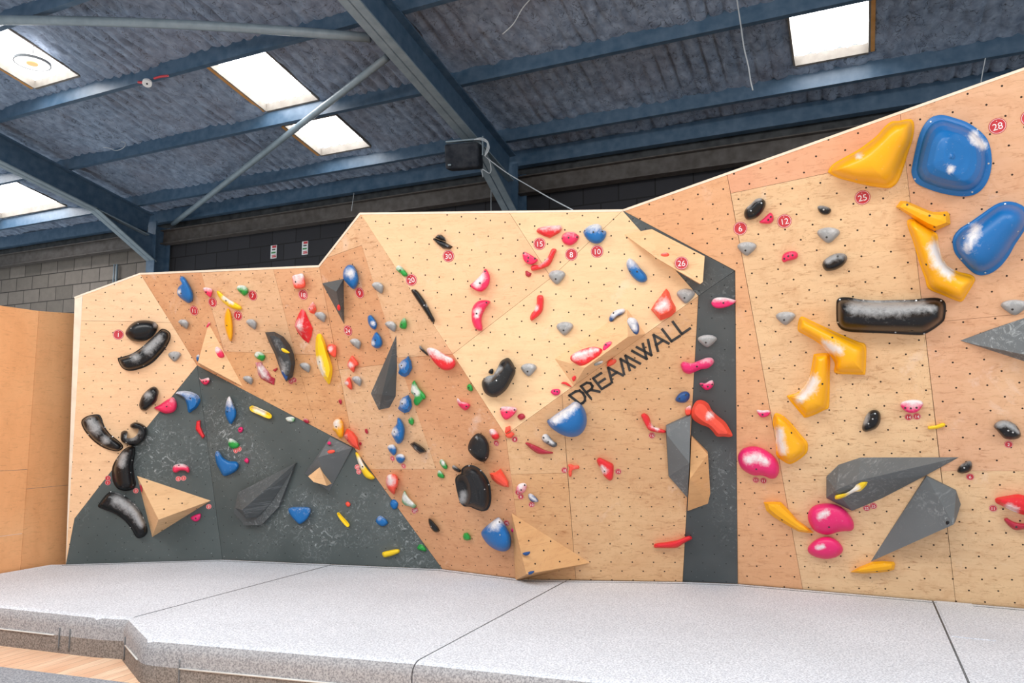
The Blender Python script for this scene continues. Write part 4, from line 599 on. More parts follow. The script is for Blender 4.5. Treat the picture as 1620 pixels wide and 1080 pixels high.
hold('C', [(118, 720), (125, 660), (170, 605), (240, 582), (320, 582), (400, 610), (480, 665), (535, 730), (558, 800), (550, 870), (520, 915), (470, 925), (420, 905), (370, 890), (280, 888), (200, 850), (145, 800)], 'magenta', .12, 'large pink kidney-shaped hold beside the grey strip', 'dome', crest=[(240, 740), (330, 745), (440, 790)], ck=0, spots=[(230, 720, 50), (320, 700, 60), (410, 740, 50)], bolts=[(313, 822)])
hold('D', [(480, 580), (490, 530), (530, 490), (600, 472), (680, 475), (750, 505), (805, 560), (835, 615), (838, 660), (815, 685), (760, 688), (710, 695), (650, 713), (590, 710), (530, 680), (495, 630)], 'magenta', .11, 'large pink rounded hold below the wide dark arrow volume', 'dome', crest=[(580, 590), (700, 590)], ck=0, spots=[(580, 570, 30), (630, 545, 30)], bolts=[(646, 655)])
hold('D', [(480, 835), (490, 800), (540, 755), (600, 732), (660, 735), (715, 765), (750, 810), (748, 850), (700, 888), (620, 903), (550, 890), (500, 865)], 'magenta', .09, 'pink oval hold directly under the large pink rounded one', 'dome', ck=0, spots=[(560, 815, 25), (600, 805, 20)], bolts=[(632, 905)])
hold('D', [(138, 462), (200, 458), (272, 460), (330, 520), (400, 600), (470, 650), (528, 700), (480, 700), (410, 690), (320, 640), (220, 580), (160, 530)], 'yellow', .08, 'yellow blade-shaped hold pointing at the two pink ovals', 'gem', sharp=True, crest=[(220, 500), (330, 590), (420, 655)], ck=0, bolts=[(280, 600), (207, 578), (492, 667)])
hold('D', [(812, 1005), (880, 965), (980, 925), (1060, 918), (1150, 925), (1160, 945), (1150, 985), (1110, 1000), (1010, 1012), (900, 1015)], 'yellow', .08, 'yellow blade hold under the tip of the dark triangular volume', 'gem', sharp=True, crest=[(920, 985), (1100, 960)], ck=0, bolts=[(1017, 998), (1108, 990)])
hold('D', [(700, 405), (780, 390), (830, 350), (860, 300), (950, 298), (940, 325), (890, 375), (840, 385), (760, 425), (698, 440)], 'lemon', .06, 'yellow and white bent hold on the face of the wide dark volume', 'gem', crest=[(720, 415), (860, 355), (900, 320)], ck=0, spots=[(820, 390, 50), (860, 350, 35)], base=.15, face='O')
hold('v', [(200, 855), (215, 810), (260, 770), (300, 730), (345, 720), (380, 745), (382, 785), (355, 840), (310, 885), (250, 905), (215, 895)], 'black', .08, 'black oval hold with a white rim above tag 6', 'dome', ck=.0, spots=[(230, 790, 25), (280, 740, 25), (340, 722, 20)], screws=[(260, 827), (348, 762)])
hold('v', [(330, 925), (370, 890), (415, 848), (438, 850), (452, 880), (448, 915), (420, 938), (370, 938)], 'pink', .05, 'small pink leaf hold between tags 6 and 12', 'dome', ck=.1, bolts=[(407, 905), (428, 880)])
hold('v', [(828, 805), (840, 785), (880, 785), (925, 800), (945, 822), (925, 855), (885, 862), (850, 845)], 'black', .05, 'small black hold with a chalky top left of tag 25', 'dome', ck=.9, screws=[(880, 818)])
hold('x', [(582, 415), (595, 375), (640, 348), (700, 342), (732, 365), (728, 405), (690, 425), (640, 435), (605, 450), (588, 440)], 'pink', .05, 'small pink oval hold right of a grey hold near tag 6', 'dome', ck=.2, bolts=[(642, 390), (683, 382), (605, 415)])
hold('x', [(968, 485), (975, 440), (1020, 400), (1080, 370), (1140, 362), (1185, 375), (1202, 410), (1180, 460), (1130, 500), (1070, 525), (1000, 528)], 'black', .08, 'black oval hold with a grey upper half above the wide pad', 'dome', ck=.8, spots=[(1010, 430, 40), (1080, 390, 40)], bolts=[(1112, 392)])
hold('z', [(885, 1065), (900, 1000), (930, 940), (975, 908), (1020, 915), (1042, 950), (1040, 1010), (1010, 1060), (960, 1085), (910, 1095)], 'black', .08, 'upright glossy black hold between yellow and pink holds', 'dome', ck=0, spots=[(925, 950, 30), (900, 1010, 30)], screws=[(995, 940), (940, 1025), (975, 985)])
hold('B', [(265, 360), (290, 330), (370, 312), (450, 318), (482, 345), (468, 385), (430, 425), (380, 440), (325, 428), (285, 395)], 'magenta', .07, 'red cup hold with a white chalked top above two tags 14', 'flat', ck=1.2, spots=[(370, 335, 70)], bolts=[(365, 394), (312, 390), (420, 388)])
hold('B', [(527, 568), (545, 562), (600, 555), (660, 532), (690, 540), (690, 562), (640, 582), (580, 592), (532, 592)], 'lemon', .035, 'small twisted yellow hold across a plywood seam', 'gem', crest=[(550, 578), (670, 552)], ck=0)
hold('B', [(1155, 570), (1170, 535), (1230, 508), (1310, 520), (1375, 565), (1408, 630), (1400, 670), (1340, 690), (1260, 682), (1220, 645), (1180, 600)], 'black', .08, 'black and white hold near the right edge above a small tag', 'dome', ck=0, spots=[(1200, 535, 40), (1270, 530, 45), (1340, 570, 35), (1385, 620, 20)], screws=[(1290, 605), (1335, 622)])
hold('B', [(805, 990), (830, 940), (880, 905), (930, 893), (948, 930), (940, 975), (900, 1005), (840, 1012)], 'black', .06, 'small black drop hold right of the wide arrow volume tip', 'dome', ck=.6, spots=[(850, 925, 25)], screws=[(873, 958)])
hold('E', [(960, 245), (970, 222), (1060, 205), (1130, 195), (1190, 210), (1260, 230), (1260, 350), (1180, 350), (1100, 325), (1020, 285), (975, 265)], 'scarlet', .09, 'glossy red and white hold cut by the right frame edge', 'gem', crest=[(1060, 250), (1160, 270)], ck=0, spots=[(1060, 300, 40), (1110, 320, 30), (980, 235, 10)])
hold('E', [(1025, 385), (1045, 370), (1090, 395), (1150, 410), (1260, 415), (1260, 445), (1180, 455), (1110, 462), (1060, 430)], 'crimson', .06, 'dark red curved hold below the glossy red and white one', 'dome', crest=[(1050, 395), (1110, 430), (1220, 435)], ck=0, bolts=[(1117, 438)])
hold('E', [(590, 415), (595, 395), (612, 388), (632, 398), (635, 418), (620, 430), (600, 430)], 'black', .03, 'round black knob on the dark triangular volume', 'dome', ck=0, base=.21, face='O')
# ------------------------------------------------------------------ round route tags
def text_mesh(txt):
    cu = bpy.data.curves.new('t', 'FONT'); cu.body = txt; cu.align_x = 'CENTER'; cu.align_y = 'CENTER'; cu.size = 1; cu.offset = 0.0
    ob = bpy.data.objects.new('t', cu); COL.objects.link(ob); dg = bpy.context.evaluated_depsgraph_get(); me = bpy.data.meshes.new_from_object(ob.evaluated_get(dg))
    vs = [v.co.copy() for v in me.vertices]; fs = [tuple(p.vertices) for p in me.polygons]
    bpy.data.objects.remove(ob); bpy.data.curves.remove(cu); bpy.data.meshes.remove(me); return vs, fs
TM = {}
def route_tag(crop, p, txt, r, label, group, rot=0, face=None, m='tagred', base=0.):
    q = cx(crop, [p])[0]; f = face or facet_at(q); c, n, e1, e2 = frame(f); o = P(f, q, base)
    a = math.radians(rot); x, y = e1 * math.cos(a) + e2 * math.sin(a), -e1 * math.sin(a) + e2 * math.cos(a)
    sg = 28 if r > .04 else 16
    def circ(rr, z): return [o + (x * math.cos(2 * math.pi * i / sg) + y * math.sin(2 * math.pi * i / sg)) * rr + n * z for i in range(sg)]
    ring_i = [(i, (i + 1) % sg, sg + (i + 1) % sg, sg + i) for i in range(sg)]
    root = mesh('route_tag', circ(r, 0) + circ(r, .003), [tuple(range(sg)), tuple(range(sg, 2 * sg))] + ring_i, M[m])
    tag(root, label, 'number tag', group)
    mesh('ring', circ(r * .92, .0036) + circ(r * .875, .0036), ring_i, M['tagwhite'], root)
    if r > .04: mesh('nail', [o + y * r * .62 + (x * math.cos(t) + y * math.sin(t)) * r * .06 + n * .004 for t in [i * 1.047 for i in range(6)]], [tuple(range(6))], M['tagwhite'], root)
    if txt not in TM: TM[txt] = text_mesh(txt)
    vs, fs = TM[txt]; k = r * 1.2
    mesh('number', [o + x * (v.x * k) + y * (v.y * k - r * .10) + n * .004 for v in vs], fs, M['tagwhite'], root, recalc=False)
T = 'numbered red tags beside the climbs'
for cr, p, t, rot, lab in [
 ('a', (524, 655), '1', 0, 'round red tag 1 left of the black half-dome hold'), ('b', (318, 615), '11', -12, 'round red tag 11 below the blue teardrop hold'), ('b', (516, 526), '5', -12, 'round red tag 5 under a small pink hold'),
 ('b', (944, 454), '7', -12, 'round red tag 7 right of a green hold'), ('b', (786, 668), '17', -12, 'round red tag 17 right of the upright yellow hold'), ('b', (1482, 444), '18', -12, 'round red tag 18 below the boxy coral hold'),
 ('g', (872, 560), '9', -12, 'round red tag 9 below the blue oval hold'), ('g', (747, 963), '24', -12, 'round red tag 24 under the tip of the dark spike volume'), ('g', (1423, 423), '20', 10, 'round red tag 20 at the top end of the slim black banana'),
 ('k', (604, 438), '30', 0, 'round red tag 30 below the split black hold'), ('o', (496, 374), '15', 0, 'round red tag 15 below the scarlet bar hold'), ('o', (836, 488), '8', 0, 'round red tag 8 below the pink rounded hold'),
 ('o', (1111, 456), '10', 0, 'round red tag 10 below the round blue hold'), ('v', (168, 978), '6', 4, 'round red tag 6 below the black oval hold'), ('v', (545, 916), '12', 4, 'round red tag 12 right of the small pink leaf hold'),
 ('v', (1212, 714), '25', 6, 'round red tag 25 below the large yellow wing-shaped hold'), ('w', (961, 212), '28', 10, 'round red tag 28 right of the large blue bowl-shaped hold'), ('w', (1238, 140), '2', 10, 'round red tag cut in half by the right frame edge')]:
    route_tag(cr, p, t, .052, lab, T, rot, face='M' if t == '20' else None)
route_tag('s', (797, 513), '26', .052, 'round red tag 26 mounted on the wooden fin volume', T, 0, 'M', base=.19)
T2 = 'small red start tags under the first holds'
for cr, p, t, m, lab in [
 ('e', (425, 216), '1', 'tagred', 'small red tag, upper of two left of the black upright fin hold'), ('e', (424, 258), '1', 'tagred', 'small red tag, lower of two left of the black upright fin hold'), ('e', (690, 336), '3', 'tagcoral', 'small coral tag left of the pale wooden pyramid tip'),
 ('e', (1093, 222), '1', 'tagcoral', 'small coral tag, left of two under the pink half-ring hold'), ('e', (1143, 216), '1', 'tagcoral', 'small coral tag, right of two under the pink half-ring hold'), ('e', (1382, 486), '3', 'tagcoral', 'small coral tag at the right tip of the pale wooden pyramid'),
 ('f', (260, 160), '7', 'tagcoral', 'small coral tag, left of two under the green egg hold'), ('f', (288, 147), '7', 'tagcoral', 'small coral tag, right of two under the green egg hold'),
 ('c', (1352, 428), '17', 'tagred', 'small red tag, left of two under the dark sail-shaped hold'), ('c', (1388, 410), '17', 'tagred', 'small red tag, right of two under the dark sail-shaped hold'),
 ('i', (845, 530), '17', 'tagcoral', 'small coral tag, upper of two left of the yellow and white curved hold'), ('i', (862, 580), '17', 'tagcoral', 'small coral tag, lower of two left of the yellow and white curved hold'),
 ('i', (1222, 438), '9', 'tagcoral', 'small coral tag left of the lowest blue hold of the column'), ('i', (1340, 518), '9', 'tagcoral', 'small coral tag below the lowest blue hold of the column'),
 ('i', (1450, 1000), '20', 'tagred', 'smudged red tag, left of two under the chalk-covered green hold'), ('i', (1472, 985), '20', 'tagred', 'smudged red tag, right of two under the chalk-covered green hold'),
 ('m', (1115, 680), '15', 'tagred', 'small red tag under the red and white hold beside the ridge'), ('m', (1312, 638), '8', 'tagred', 'small red tag right of the coral corner hold'),
 ('n', (765, 577), '10', 'tagred', 'small red tag right of the white peak of the big blue hold'), ('n', (862, 315), '8', 'tagred', 'small red tag touching the pale pink hold'), ('n', (885, 352), '8', 'tagred', 'small red tag below the pale pink hold'),
 ('n', (978, 420), '10', 'tagred', 'small red tag below the small navy and white hold'), ('q', (762, 968), '18', 'tagred', 'small red tag left of the coral Y-shaped hold'), ('q', (1337, 983), '15', 'tagred', 'small red tag right of the low red bent hold'),
 ('u', (480, 462), '15', 'tagred', 'small red tag below the red boot-shaped hold'), ('C', (309, 937), '11', 'tagred', 'small red tag, left of two under the large pink kidney hold'), ('C', (390, 944), '11', 'tagred', 'small red tag, right of two under the large pink kidney hold'),
 ('D', (938, 507), '25', 'tagred', 'small red tag, left of two under the wide dark arrow volume'), ('D', (990, 490), '25', 'tagred', 'small red tag, right of two under the wide dark arrow volume'),
 ('B', (344, 476), '14', 'tagred', 'small red tag 14, left of two under the white-topped red cup hold'), ('B', (423, 470), '14', 'tagred', 'small red tag 14, right of two under the white-topped red cup hold'),
 ('B', (1293, 735), '2', 'tagred', 'small red tag below the black and white hold at the right'), ('B', (928, 1043), '6', 'tagred', 'small red tag below the small black drop hold'), ('E', (944, 299), '11', 'tagred', 'small red tag left of the glossy red and white hold')]:
    route_tag(cr, p, t, .027, lab, T2, 0, m=m)
# ------------------------------------------------------------------ black lettering on the honey-coloured panel
sign = tag(empty('wall_lettering', P('L', (1000, 600))), 'black slanted lettering DREAMWALL along the upper edge of the lettering panel', 'lettering')
def strokes(crop, segs, f='L', w=.0105):
    c, n = PL[f]; s = MB()
    for seg in segs:
        q = [P(f, t) for t in cx(crop, seg)]
        for a, b in zip(q, q[1:]):
            d = (b - a).normalized(); sd = d.cross(n) * w; a2, b2 = a - d * w * .8, b + d * w * .8
            s.add([a2 - sd, a2 + sd, b2 + sd, b2 - sd] + [t + n * .004 for t in (a2 - sd, a2 + sd, b2 + sd, b2 - sd)], [(4, 5, 6, 7), (0, 1, 5, 4), (1, 2, 6, 5), (2, 3, 7, 6), (3, 0, 4, 7)])
    return s.build('letter', M['ink'], sign)
for cr, segs in [('q', [[(815, 170), (932, 262)], [(815, 170), (880, 128), (925, 120), (960, 145), (982, 185), (982, 225), (960, 248), (932, 262)]]),
 ('q', [[(940, 72), (1042, 198)], [(940, 72), (1000, 35), (1040, 40), (1062, 70), (1055, 100), (995, 140)], [(1040, 110), (1138, 130)]]),
 ('p', [[(800, 797), (890, 912)], [(800, 797), (885, 742)], [(845, 855), (925, 803)], [(890, 912), (982, 856)]]),
 ('p', [[(1000, 842), (960, 685)], [(960, 685), (1118, 766)], [(985, 776), (1052, 735)]]),
 ('p', [[(1130, 755), (1092, 592)], [(1092, 592), (1245, 680)], [(1190, 712), (1145, 556)], [(1145, 556), (1300, 640)]]),
 ('p', [[(1215, 505), (1370, 590)], [(1370, 590), (1330, 430)], [(1265, 465), (1420, 550)], [(1420, 550), (1385, 388)]]),
 ('t', [[(545, 505), (500, 335)], [(500, 335), (660, 425)], [(525, 445), (592, 398)]]),
 ('t', [[(592, 275), (690, 402)], [(690, 402), (778, 345)]]), ('t', [[(705, 195), (800, 325)], [(800, 325), (888, 265)]])]: strokes(cr, segs)
# ------------------------------------------------------------------ crash mats and floor
MT = .28
def gz(p, z=MT): return on_z(p, z)
def slab(name, pts, z0, z1, m, label, cat, bev=.05, side=None, group=None, edges=None):
    b = bmesh.new(); lo = [b.verts.new((p[0], p[1], z0)) for p in pts]; hi = [b.verts.new((p[0], p[1], z1)) for p in pts]; k = len(pts)
    b.faces.new(hi); b.faces.new(lo[::-1])
    for i in range(k): b.faces.new((lo[i], lo[(i + 1) % k], hi[(i + 1) % k], hi[i]))
    bmesh.ops.recalc_face_normals(b, faces=b.faces)
    if bev:
        es = [e for e in b.edges if all(v.co.z > z1 - .001 for v in e.verts) and (edges is None or any({tuple(round(c, 3) for c in v.co.xy) for v in e.verts} == {tuple(round(c, 3) for c in pts[i]), tuple(round(c, 3) for c in pts[(i + 1) % k])} for i in edges))]
        ev = [e for e in b.edges if abs(e.verts[0].co.z - e.verts[1].co.z) > .1 and edges is not None and any(tuple(round(c, 3) for c in e.verts[0].co.xy) == tuple(round(c, 3) for c in pts[i]) for i in edges) and any(tuple(round(c, 3) for c in e.verts[0].co.xy) == tuple(round(c, 3) for c in pts[(i + 1) % k]) for i in edges)]
        bmesh.ops.bevel(b, geom=es + ev, offset=bev, segments=5, profile=.55, affect='EDGES', clamp_overlap=True)
    me = bpy.data.meshes.new(name); b.to_mesh(me); b.free(); me.materials.append(m)
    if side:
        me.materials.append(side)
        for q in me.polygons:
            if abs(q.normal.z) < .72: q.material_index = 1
    me.polygons.foreach_set('use_smooth', [True] * len(me.polygons))
    me.set_sharp_from_angle(angle=math.radians(40)) if hasattr(me, 'set_sharp_from_angle') else None
    return tag(link(bpy.data.objects.new(name, me)), label, cat, group)
kx = {n: (K[n].x, K[n].y - .012) for n in ('v0', 'v1', 'v2', 'v3', 'v4', 'v5')}
def lerp2(a, b, t): return (a[0] + (b[0] - a[0]) * t, a[1] + (b[1] - a[1]) * t)
sB = lerp2(kx['v1'], kx['v2'], (-4.86 - kx['v1'][0]) / (kx['v2'][0] - kx['v1'][0])); sC = lerp2(kx['v3'], kx['v4'], (-2.44 - kx['v3'][0]) / (kx['v4'][0] - kx['v3'][0]))
SX = .50
MG = 'grey carpeted crash mats laid edge to edge below the wall'
m1p = [(-7.44, 3.60), (-5.13, 3.86), (-4.875, 3.92), (sB[0] - .006, sB[1]), kx['v1'], kx['v0'], (-7.44, 5.08)]
m2p = [(-4.865, 3.90), (-4.30, 3.60), (-2.45, 3.92), (sC[0] - .006, sC[1]), kx['v3'], kx['v2'], (sB[0] + .006, sB[1])]
m3p = [(-2.44, 3.92), (SX - .006, 4.3), (SX - .006, kx['v5'][1]), kx['v5'], kx['v4'], (sC[0] + .006, sC[1])]
m4p = [(SX + .006, 4.3), (3.2, 4.6), (3.2, kx['v5'][1]), (SX + .006, kx['v5'][1])]
mats = [slab('crash_mat', m1p, 0, MT, M['carpet'], 'grey carpeted crash mat in the left corner beside the side wall', 'crash mat', .085, M['carpet_shade'], MG, edges=[0, 1]),
 slab('crash_mat', m2p, 0, MT, M['carpet'], 'grey carpeted crash mat with a cut-off front corner beside the bare floorboards', 'crash mat', .085, M['carpet_shade'], MG, edges=[0, 1]),
 slab('crash_mat', m3p, 0, MT, M['carpet'], 'grey carpeted crash mat in the middle, between the two slanting seams', 'crash mat', .085, M['carpet_shade'], MG, edges=[0]),
 slab('crash_mat', m4p, 0, MT, M['carpet'], 'grey carpeted crash mat at the right, right of the seam below the dark triangular volume', 'crash mat', .085, M['carpet_shade'], MG, edges=[0])]
fl = slab('cover_flap', [(SX + .02, 5.9), (SX + .27, 5.9), (SX + .27, kx['v5'][1]), (SX + .02, kx['v5'][1])], MT, MT + .004, M['carpet'], None, None, 0); fl.parent = mats[3]
def piping(pts, parent, z=.125, off=.006):
    s = MB(); s.tube([(p[0], p[1], z) for p in pts], .006, 6); s.build('piping', M['pipe'], parent, True)
def outw(a, b, d): v = Vector((b[1] - a[1], -(b[0] - a[0]))).normalized() * d; return (a[0] + v.x, a[1] + v.y), (b[0] + v.x, b[1] + v.y)
piping(outw(m1p[0], (-5.5, 3.818), .004), mats[0]); piping(outw((-4.78, 3.855), (-4.42, 3.664), .004), mats[1]); piping(outw((-4.02, 3.6485), m2p[2], .004), mats[1]); piping(outw(*m3p[:2], .004), mats[2])
def seam(pts, parent, r=.004, m='seam'):
    s = MB(); s.tube([(p[0], p[1], p[2] if len(p) > 2 else MT - .001) for p in pts], r, 6); s.build('stitched_seam', M[m], parent, True)
seam([(-4.87, 3.99), (sB[0], sB[1] - .03)], mats[1]); seam([(-2.445, 3.99), (sC[0], sC[1] - .03)], mats[2]); seam([(SX, 4.4), (SX, kx['v5'][1] - .02)], mats[3])
def back_off(a, b, d=.07): v = Vector((-(b[1] - a[1]), b[0] - a[0])).normalized() * d; return (a[0] + v.x, a[1] + v.y), (b[0] + v.x, b[1] + v.y)
seam(back_off((kx['v1'][0], kx['v1'][1]), kx['v2'], -.07), mats[1], .005); seam(back_off(kx['v4'], kx['v5'], -.07), mats[2], .005); seam(back_off(kx['v5'], (3, kx['v5'][1]), -.07), mats[3], .005)
seam(back_off(kx['v0'], kx['v1'], -.07), mats[0], .005); seam(back_off(kx['v3'], kx['v4'], -.07), mats[2], .005); seam(back_off(kx['v2'], kx['v3'], -.07), mats[1], .005)
def strap(a, parent, d): s = MB(); s.tube([Vector((a[0], a[1], z)) + Vector(d) * (0.0 if z < .2 else -(z - .2) * .6) for z in (.02, .06, .10, .14, .18)], .005, 6); s.build('stitched_seam', M['seam'], parent, True)
strap((-4.02, 3.645), mats[1], (0, -1, 0)); strap((-5.45, 3.82), mats[0], (0, -1, 0)); strap((-5.35, 3.832), mats[0], (0, -1, 0)); strap((-4.80, 3.86), mats[1], (-.3, -1, 0))
rug = [gz((-60, 1046), .05), gz((205, 1079), .05), (-3.0, 1.6, .05), (-6.5, 1.2, .05)]
slab('floor_mat', [(p[0], p[1]) for p in rug], 0.0, .05, M['carpet3'], 'thin grey carpet mat at the bottom left corner of the floor', 'floor mat', .01)
def floor_mat():
    m, nt, b = nm('oak_boards'); v = coord(nt)
    sep = nt.nodes.new('ShaderNodeSeparateXYZ'); L(nt, v, sep.inputs[0])
    pl = math_(nt, 'DIVIDE', sep.outputs[0], .095); cell = math_(nt, 'FLOOR', pl); fr = math_(nt, 'FRACT', pl)
    wn = nt.nodes.new('ShaderNodeTexWhiteNoise'); wn.noise_dimensions = '1D'; L(nt, cell, wn.inputs['W'])
    gr = noise_(nt, scaled(nt, v, (28, 2.2, 1)), 1.5, 5, .6, .5)
    col = mixc(nt, wn.outputs[0], hexc('ecc3a2'), hexc('fde0c2')); col = mixc(nt, math_(nt, 'MULTIPLY', ramp(nt, gr, .4, .65), .6), col, hexc('dba583'))
    col = mixc(nt, math_(nt, 'LESS_THAN', fr, .035), col, hexc('93664a'))
    L(nt, col, b.inputs['Base Color']); b.inputs['Roughness'].default_value = .38; return m
fb = MB(); fb.box((-8.2, -3, -.1), (4.2, 9.5, 0)); tag(fb.build('floor', floor_mat()), kind='structure')
# ------------------------------------------------------------------ ply-lined side wall at the left
sw = MB(); xw = -7.47
crT, crB = on_plane((60, 492), Vector((xw - .02, 0, 0)), Vector((1, 0, 0))), None
yc = crT.y; zt = crT.z
def swall(name, pts, m, nrm):
    n = Vector(nrm).normalized(); a = [Vector(p) for p in pts]; b_ = [p - n * .018 for p in a]; k = len(a)
    o = mesh(name, a + b_, [tuple(range(k)), tuple(range(k, 2 * k))] + [(i, (i + 1) % k, k + (i + 1) % k, k + i) for i in range(k)], m)
    me = o.data; u = me.uv_layers.new(name='metric'); w = me.uv_layers.new(name='nuts')
    for i, l in enumerate(me.loops): q = me.vertices[l.vertex_index].co; u.data[i].uv = (q.y + q.x * .5, q.z)
    return o
ww = tag(empty('wall_left', (xw, 4, 0)), kind='structure')
def sp(y0, y1, z0, z1, x0=xw, x1=xw, z1b=None):
    o = swall('plywood_panel', [(x0, y0, z0), (x1, y1, z0), (x1, y1, z1 if z1b is None else z1b), (x0, y0, z1)], M['side'], (1, 0, 0)); o.parent = ww; o.matrix_parent_inverse = Matrix.Translation(-ww.location)
for z0, z1 in ((0, .62), (.624, 1.24), (1.244, zt)):
    sp(1.0, 3.6, z0, z1); sp(3.604, yc - .003, z0, z1)
yE = 5.36
for z0, z1 in ((0, 1.05), (1.054, zt)): sp(yc, yE, z0, z1, xw, xw - .10, None if z1 < 2 else zt + .05)
# ------------------------------------------------------------------ block wall, roof steel, roof
YB = 9.45; TZ = math.tan(math.radians(11)); ZE = 3.63 + Z
def zb(y): return ZE + (9.3 - y) * TZ         # underside of the purlins
def on_roof(p, up=0.): return on_plane(p, Vector((0, 9.3, ZE + up)), Vector((0, TZ, 1)))
def block_mat(name, a, bcol, mort):
    m, nt, b = nm(name); v = coord(nt); mp = nt.nodes.new('ShaderNodeMapping'); mp.inputs['Rotation'].default_value = (math.radians(90), 0, 0); L(nt, v, mp.inputs['Vector'])
    br = nt.nodes.new('ShaderNodeTexBrick'); br.inputs['Scale'].default_value = 1; br.inputs['Brick Width'].default_value = .50; br.inputs['Row Height'].default_value = .275; br.inputs['Mortar Size'].default_value = .010
    br.inputs['Color1'].default_value = hexc(a); br.inputs['Color2'].default_value = hexc(bcol); br.inputs['Mortar'].default_value = hexc(mort); L(nt, mp.outputs[0], br.inputs['Vector'])
    n = noise_(nt, v, 7, 5, .7); L(nt, mixc(nt, math_(nt, 'MULTIPLY', n, .45), br.outputs['Color'], hexc('2b2724')), b.inputs['Base Color'])
    bump(nt, b, br.outputs['Fac'], -.6, .01); b.inputs['Roughness'].default_value = .9; return m
bw = MB(); bw.box((-20, YB, 0), (-11.3, YB + .2, 6)); tag(bw.build('wall_back', block_mat('bare_blocks', '8b8178', '6f675f', '3c3632')), kind='structure')
bw = MB(); bw.box((-11.3, YB, 0), (8, YB + .2, 6)); tag(bw.build('wall_back', block_mat('painted_blocks', '34343a', '2b2b31', '141417')), kind='structure')
CH = [(-.10, 0), (.10, 0), (.10, .03), (-.07, .03), (-.07, .20), (-.10, .20)]
def purlin(y, x0, x1, lab, m='steel', h=.20):
    s = MB(); f = .05
    prof = [(0, 0), (.07, 0), (.07, .008), (.008, .008), (.008, h - .01), (.07, h - .01), (.07, h), (0, h)]     # a cold-rolled channel, open side away
    s.beam((x0, y, zb(y)), (x1, y, zb(y)), [(-a, b_) for a, b_ in prof], Vector((0, TZ * 0, 1)))
    tag(s.build('roof_purlin', M[m]), lab, 'purlin', 'blue steel purlins under the roof')
for y, lab in ((8.66, 'blue steel purlin nearest the back wall but one'), (7.40, 'blue steel purlin third from the back wall'), (6.13, 'blue steel purlin fourth from the back wall'),
               (4.86, 'blue steel purlin crossing the top of the view'), (3.60, 'blue steel purlin nearest the camera overhead')): purlin(y, -20, 6.5, lab)
s = MB(); s.box((-20, 9.18, zb(9.2) - .06), (6.5, 9.30, zb(9.2) + .16)); tag(s.build('eaves_beam', M['steel']), 'blue steel eaves beam where the roof meets the back wall', 'beam')
s = MB(); s.beam((-20, 9.30, ZE - .42), (6.5, 9.30, ZE - .42), [(-.08, 0), (.08, 0), (.08, .015), (.008, .015), (.008, .235), (.08, .235), (.08, .25), (-.08, .25), (-.08, .235), (-.008, .235), (-.008, .015), (-.08, .015)]); tag(s.build('wall_beam', M['rust']), 'brown steel beam running along the block wall under the eaves', 'beam')
s = MB(); s.box((-20, 9.36, ZE - .16), (6.5, 9.44, ZE + .1)); tag(s.build('trim_1', M['darksteel']), kind='structure')
def rafter(x, lab, y0=-2.5):
    root = tag(empty('roof_rafter', (x, 9.1, 0)), lab, 'rafter', 'blue steel portal rafters')
    D, W_, th = .40, .10, .018; up = Vector((0, TZ, 1)).normalized()
    a, b_ = Vector((x, y0, zb(y0) - .005)), Vector((x, 9.0, zb(9.0) - .005))
    s = MB(); s.beam(a, b_, [(-.008, -D), (.008, -D), (.008, 0), (-.008, 0)], up); s.build('web', M['steel'], root)
    s = MB(); s.beam(a, b_, [(-W_, -th), (W_, -th), (W_, 0), (-W_, 0)], up); s.build('top_flange', M['steel'], root)
    s = MB(); s.beam(a, b_, [(-W_, -D), (W_, -D), (W_, -D + th), (-W_, -D + th)], up); s.build('bottom_flange', M['steel2'], root)
    s = MB(); k0, k1 = Vector((x, 7.9, zb(7.9) - D)), Vector((x, 9.1, zb(9.1) - D - .42)); u2 = Vector((0, 0, 1))
    s.add([k0 + Vector((dx, 0, 0)) for dx in (-W_, W_)] + [k1 + Vector((dx, 0, 0)) for dx in (-W_, W_)] + [k0 + Vector((dx, 0, th)) for dx in (-W_, W_)] + [k1 + Vector((dx, 0, th)) for dx in (-W_, W_)], [(0, 1, 3, 2), (4, 5, 7, 6), (0, 4, 6, 2), (1, 5, 7, 3), (2, 3, 7, 6), (0, 1, 5, 4)]); s.build('haunch_flange', M['steel2'], root)
    s = MB(); t_ = k1 + Vector((0, 0, .5)); s.add([k0 + Vector((-.008, 0, 0)), k1 + Vector((-.008, 0, 0)), t_ + Vector((-.008, 0, 0)), k0 + Vector((.008, 0, 0)), k1 + Vector((.008, 0, 0)), t_ + Vector((.008, 0, 0))], [(0, 1, 2), (3, 4, 5), (0, 1, 4, 3), (1, 2, 5, 4), (2, 0, 3, 5)]); s.build('haunch_web', M['steel'], root)
    s = MB(); s.box((x - W_, 9.05, 0), (x + W_, 9.07, zb(9.05) - .1)); s.box((x - W_, 9.35, 0), (x + W_, 9.37, zb(9.35) - .1)); s.box((x - .008, 9.07, 0), (x + .008, 9.35, zb(9.35) - .1)); s.build('column', M['steel'], root)
XR, XL = -4.16, -11.15
rafter(XR, 'blue steel rafter crossing the middle of the roof, speaker at its foot'); rafter(XL, 'blue steel rafter crossing the far left of the roof'); rafter(2.85, 'blue steel rafter beyond the right edge of the view')
def pipe(a, b, r, lab, sag=0):
    s = MB(); a, b = Vector(a), Vector(b); s.tube([a.lerp(b, t / 12) - Vector((0, 0, sag * 4 * (t / 12) * (1 - t / 12))) for t in range(13)], r, 12); tag(s.build('brace_pipe', M['steel2'], smooth=True), lab, 'brace', 'round steel roof braces')
pipe(on_roof((274, 354), -.08), on_roof((612, 91), -.08), .044, 'round steel brace climbing from the left rafter foot to the middle rafter')
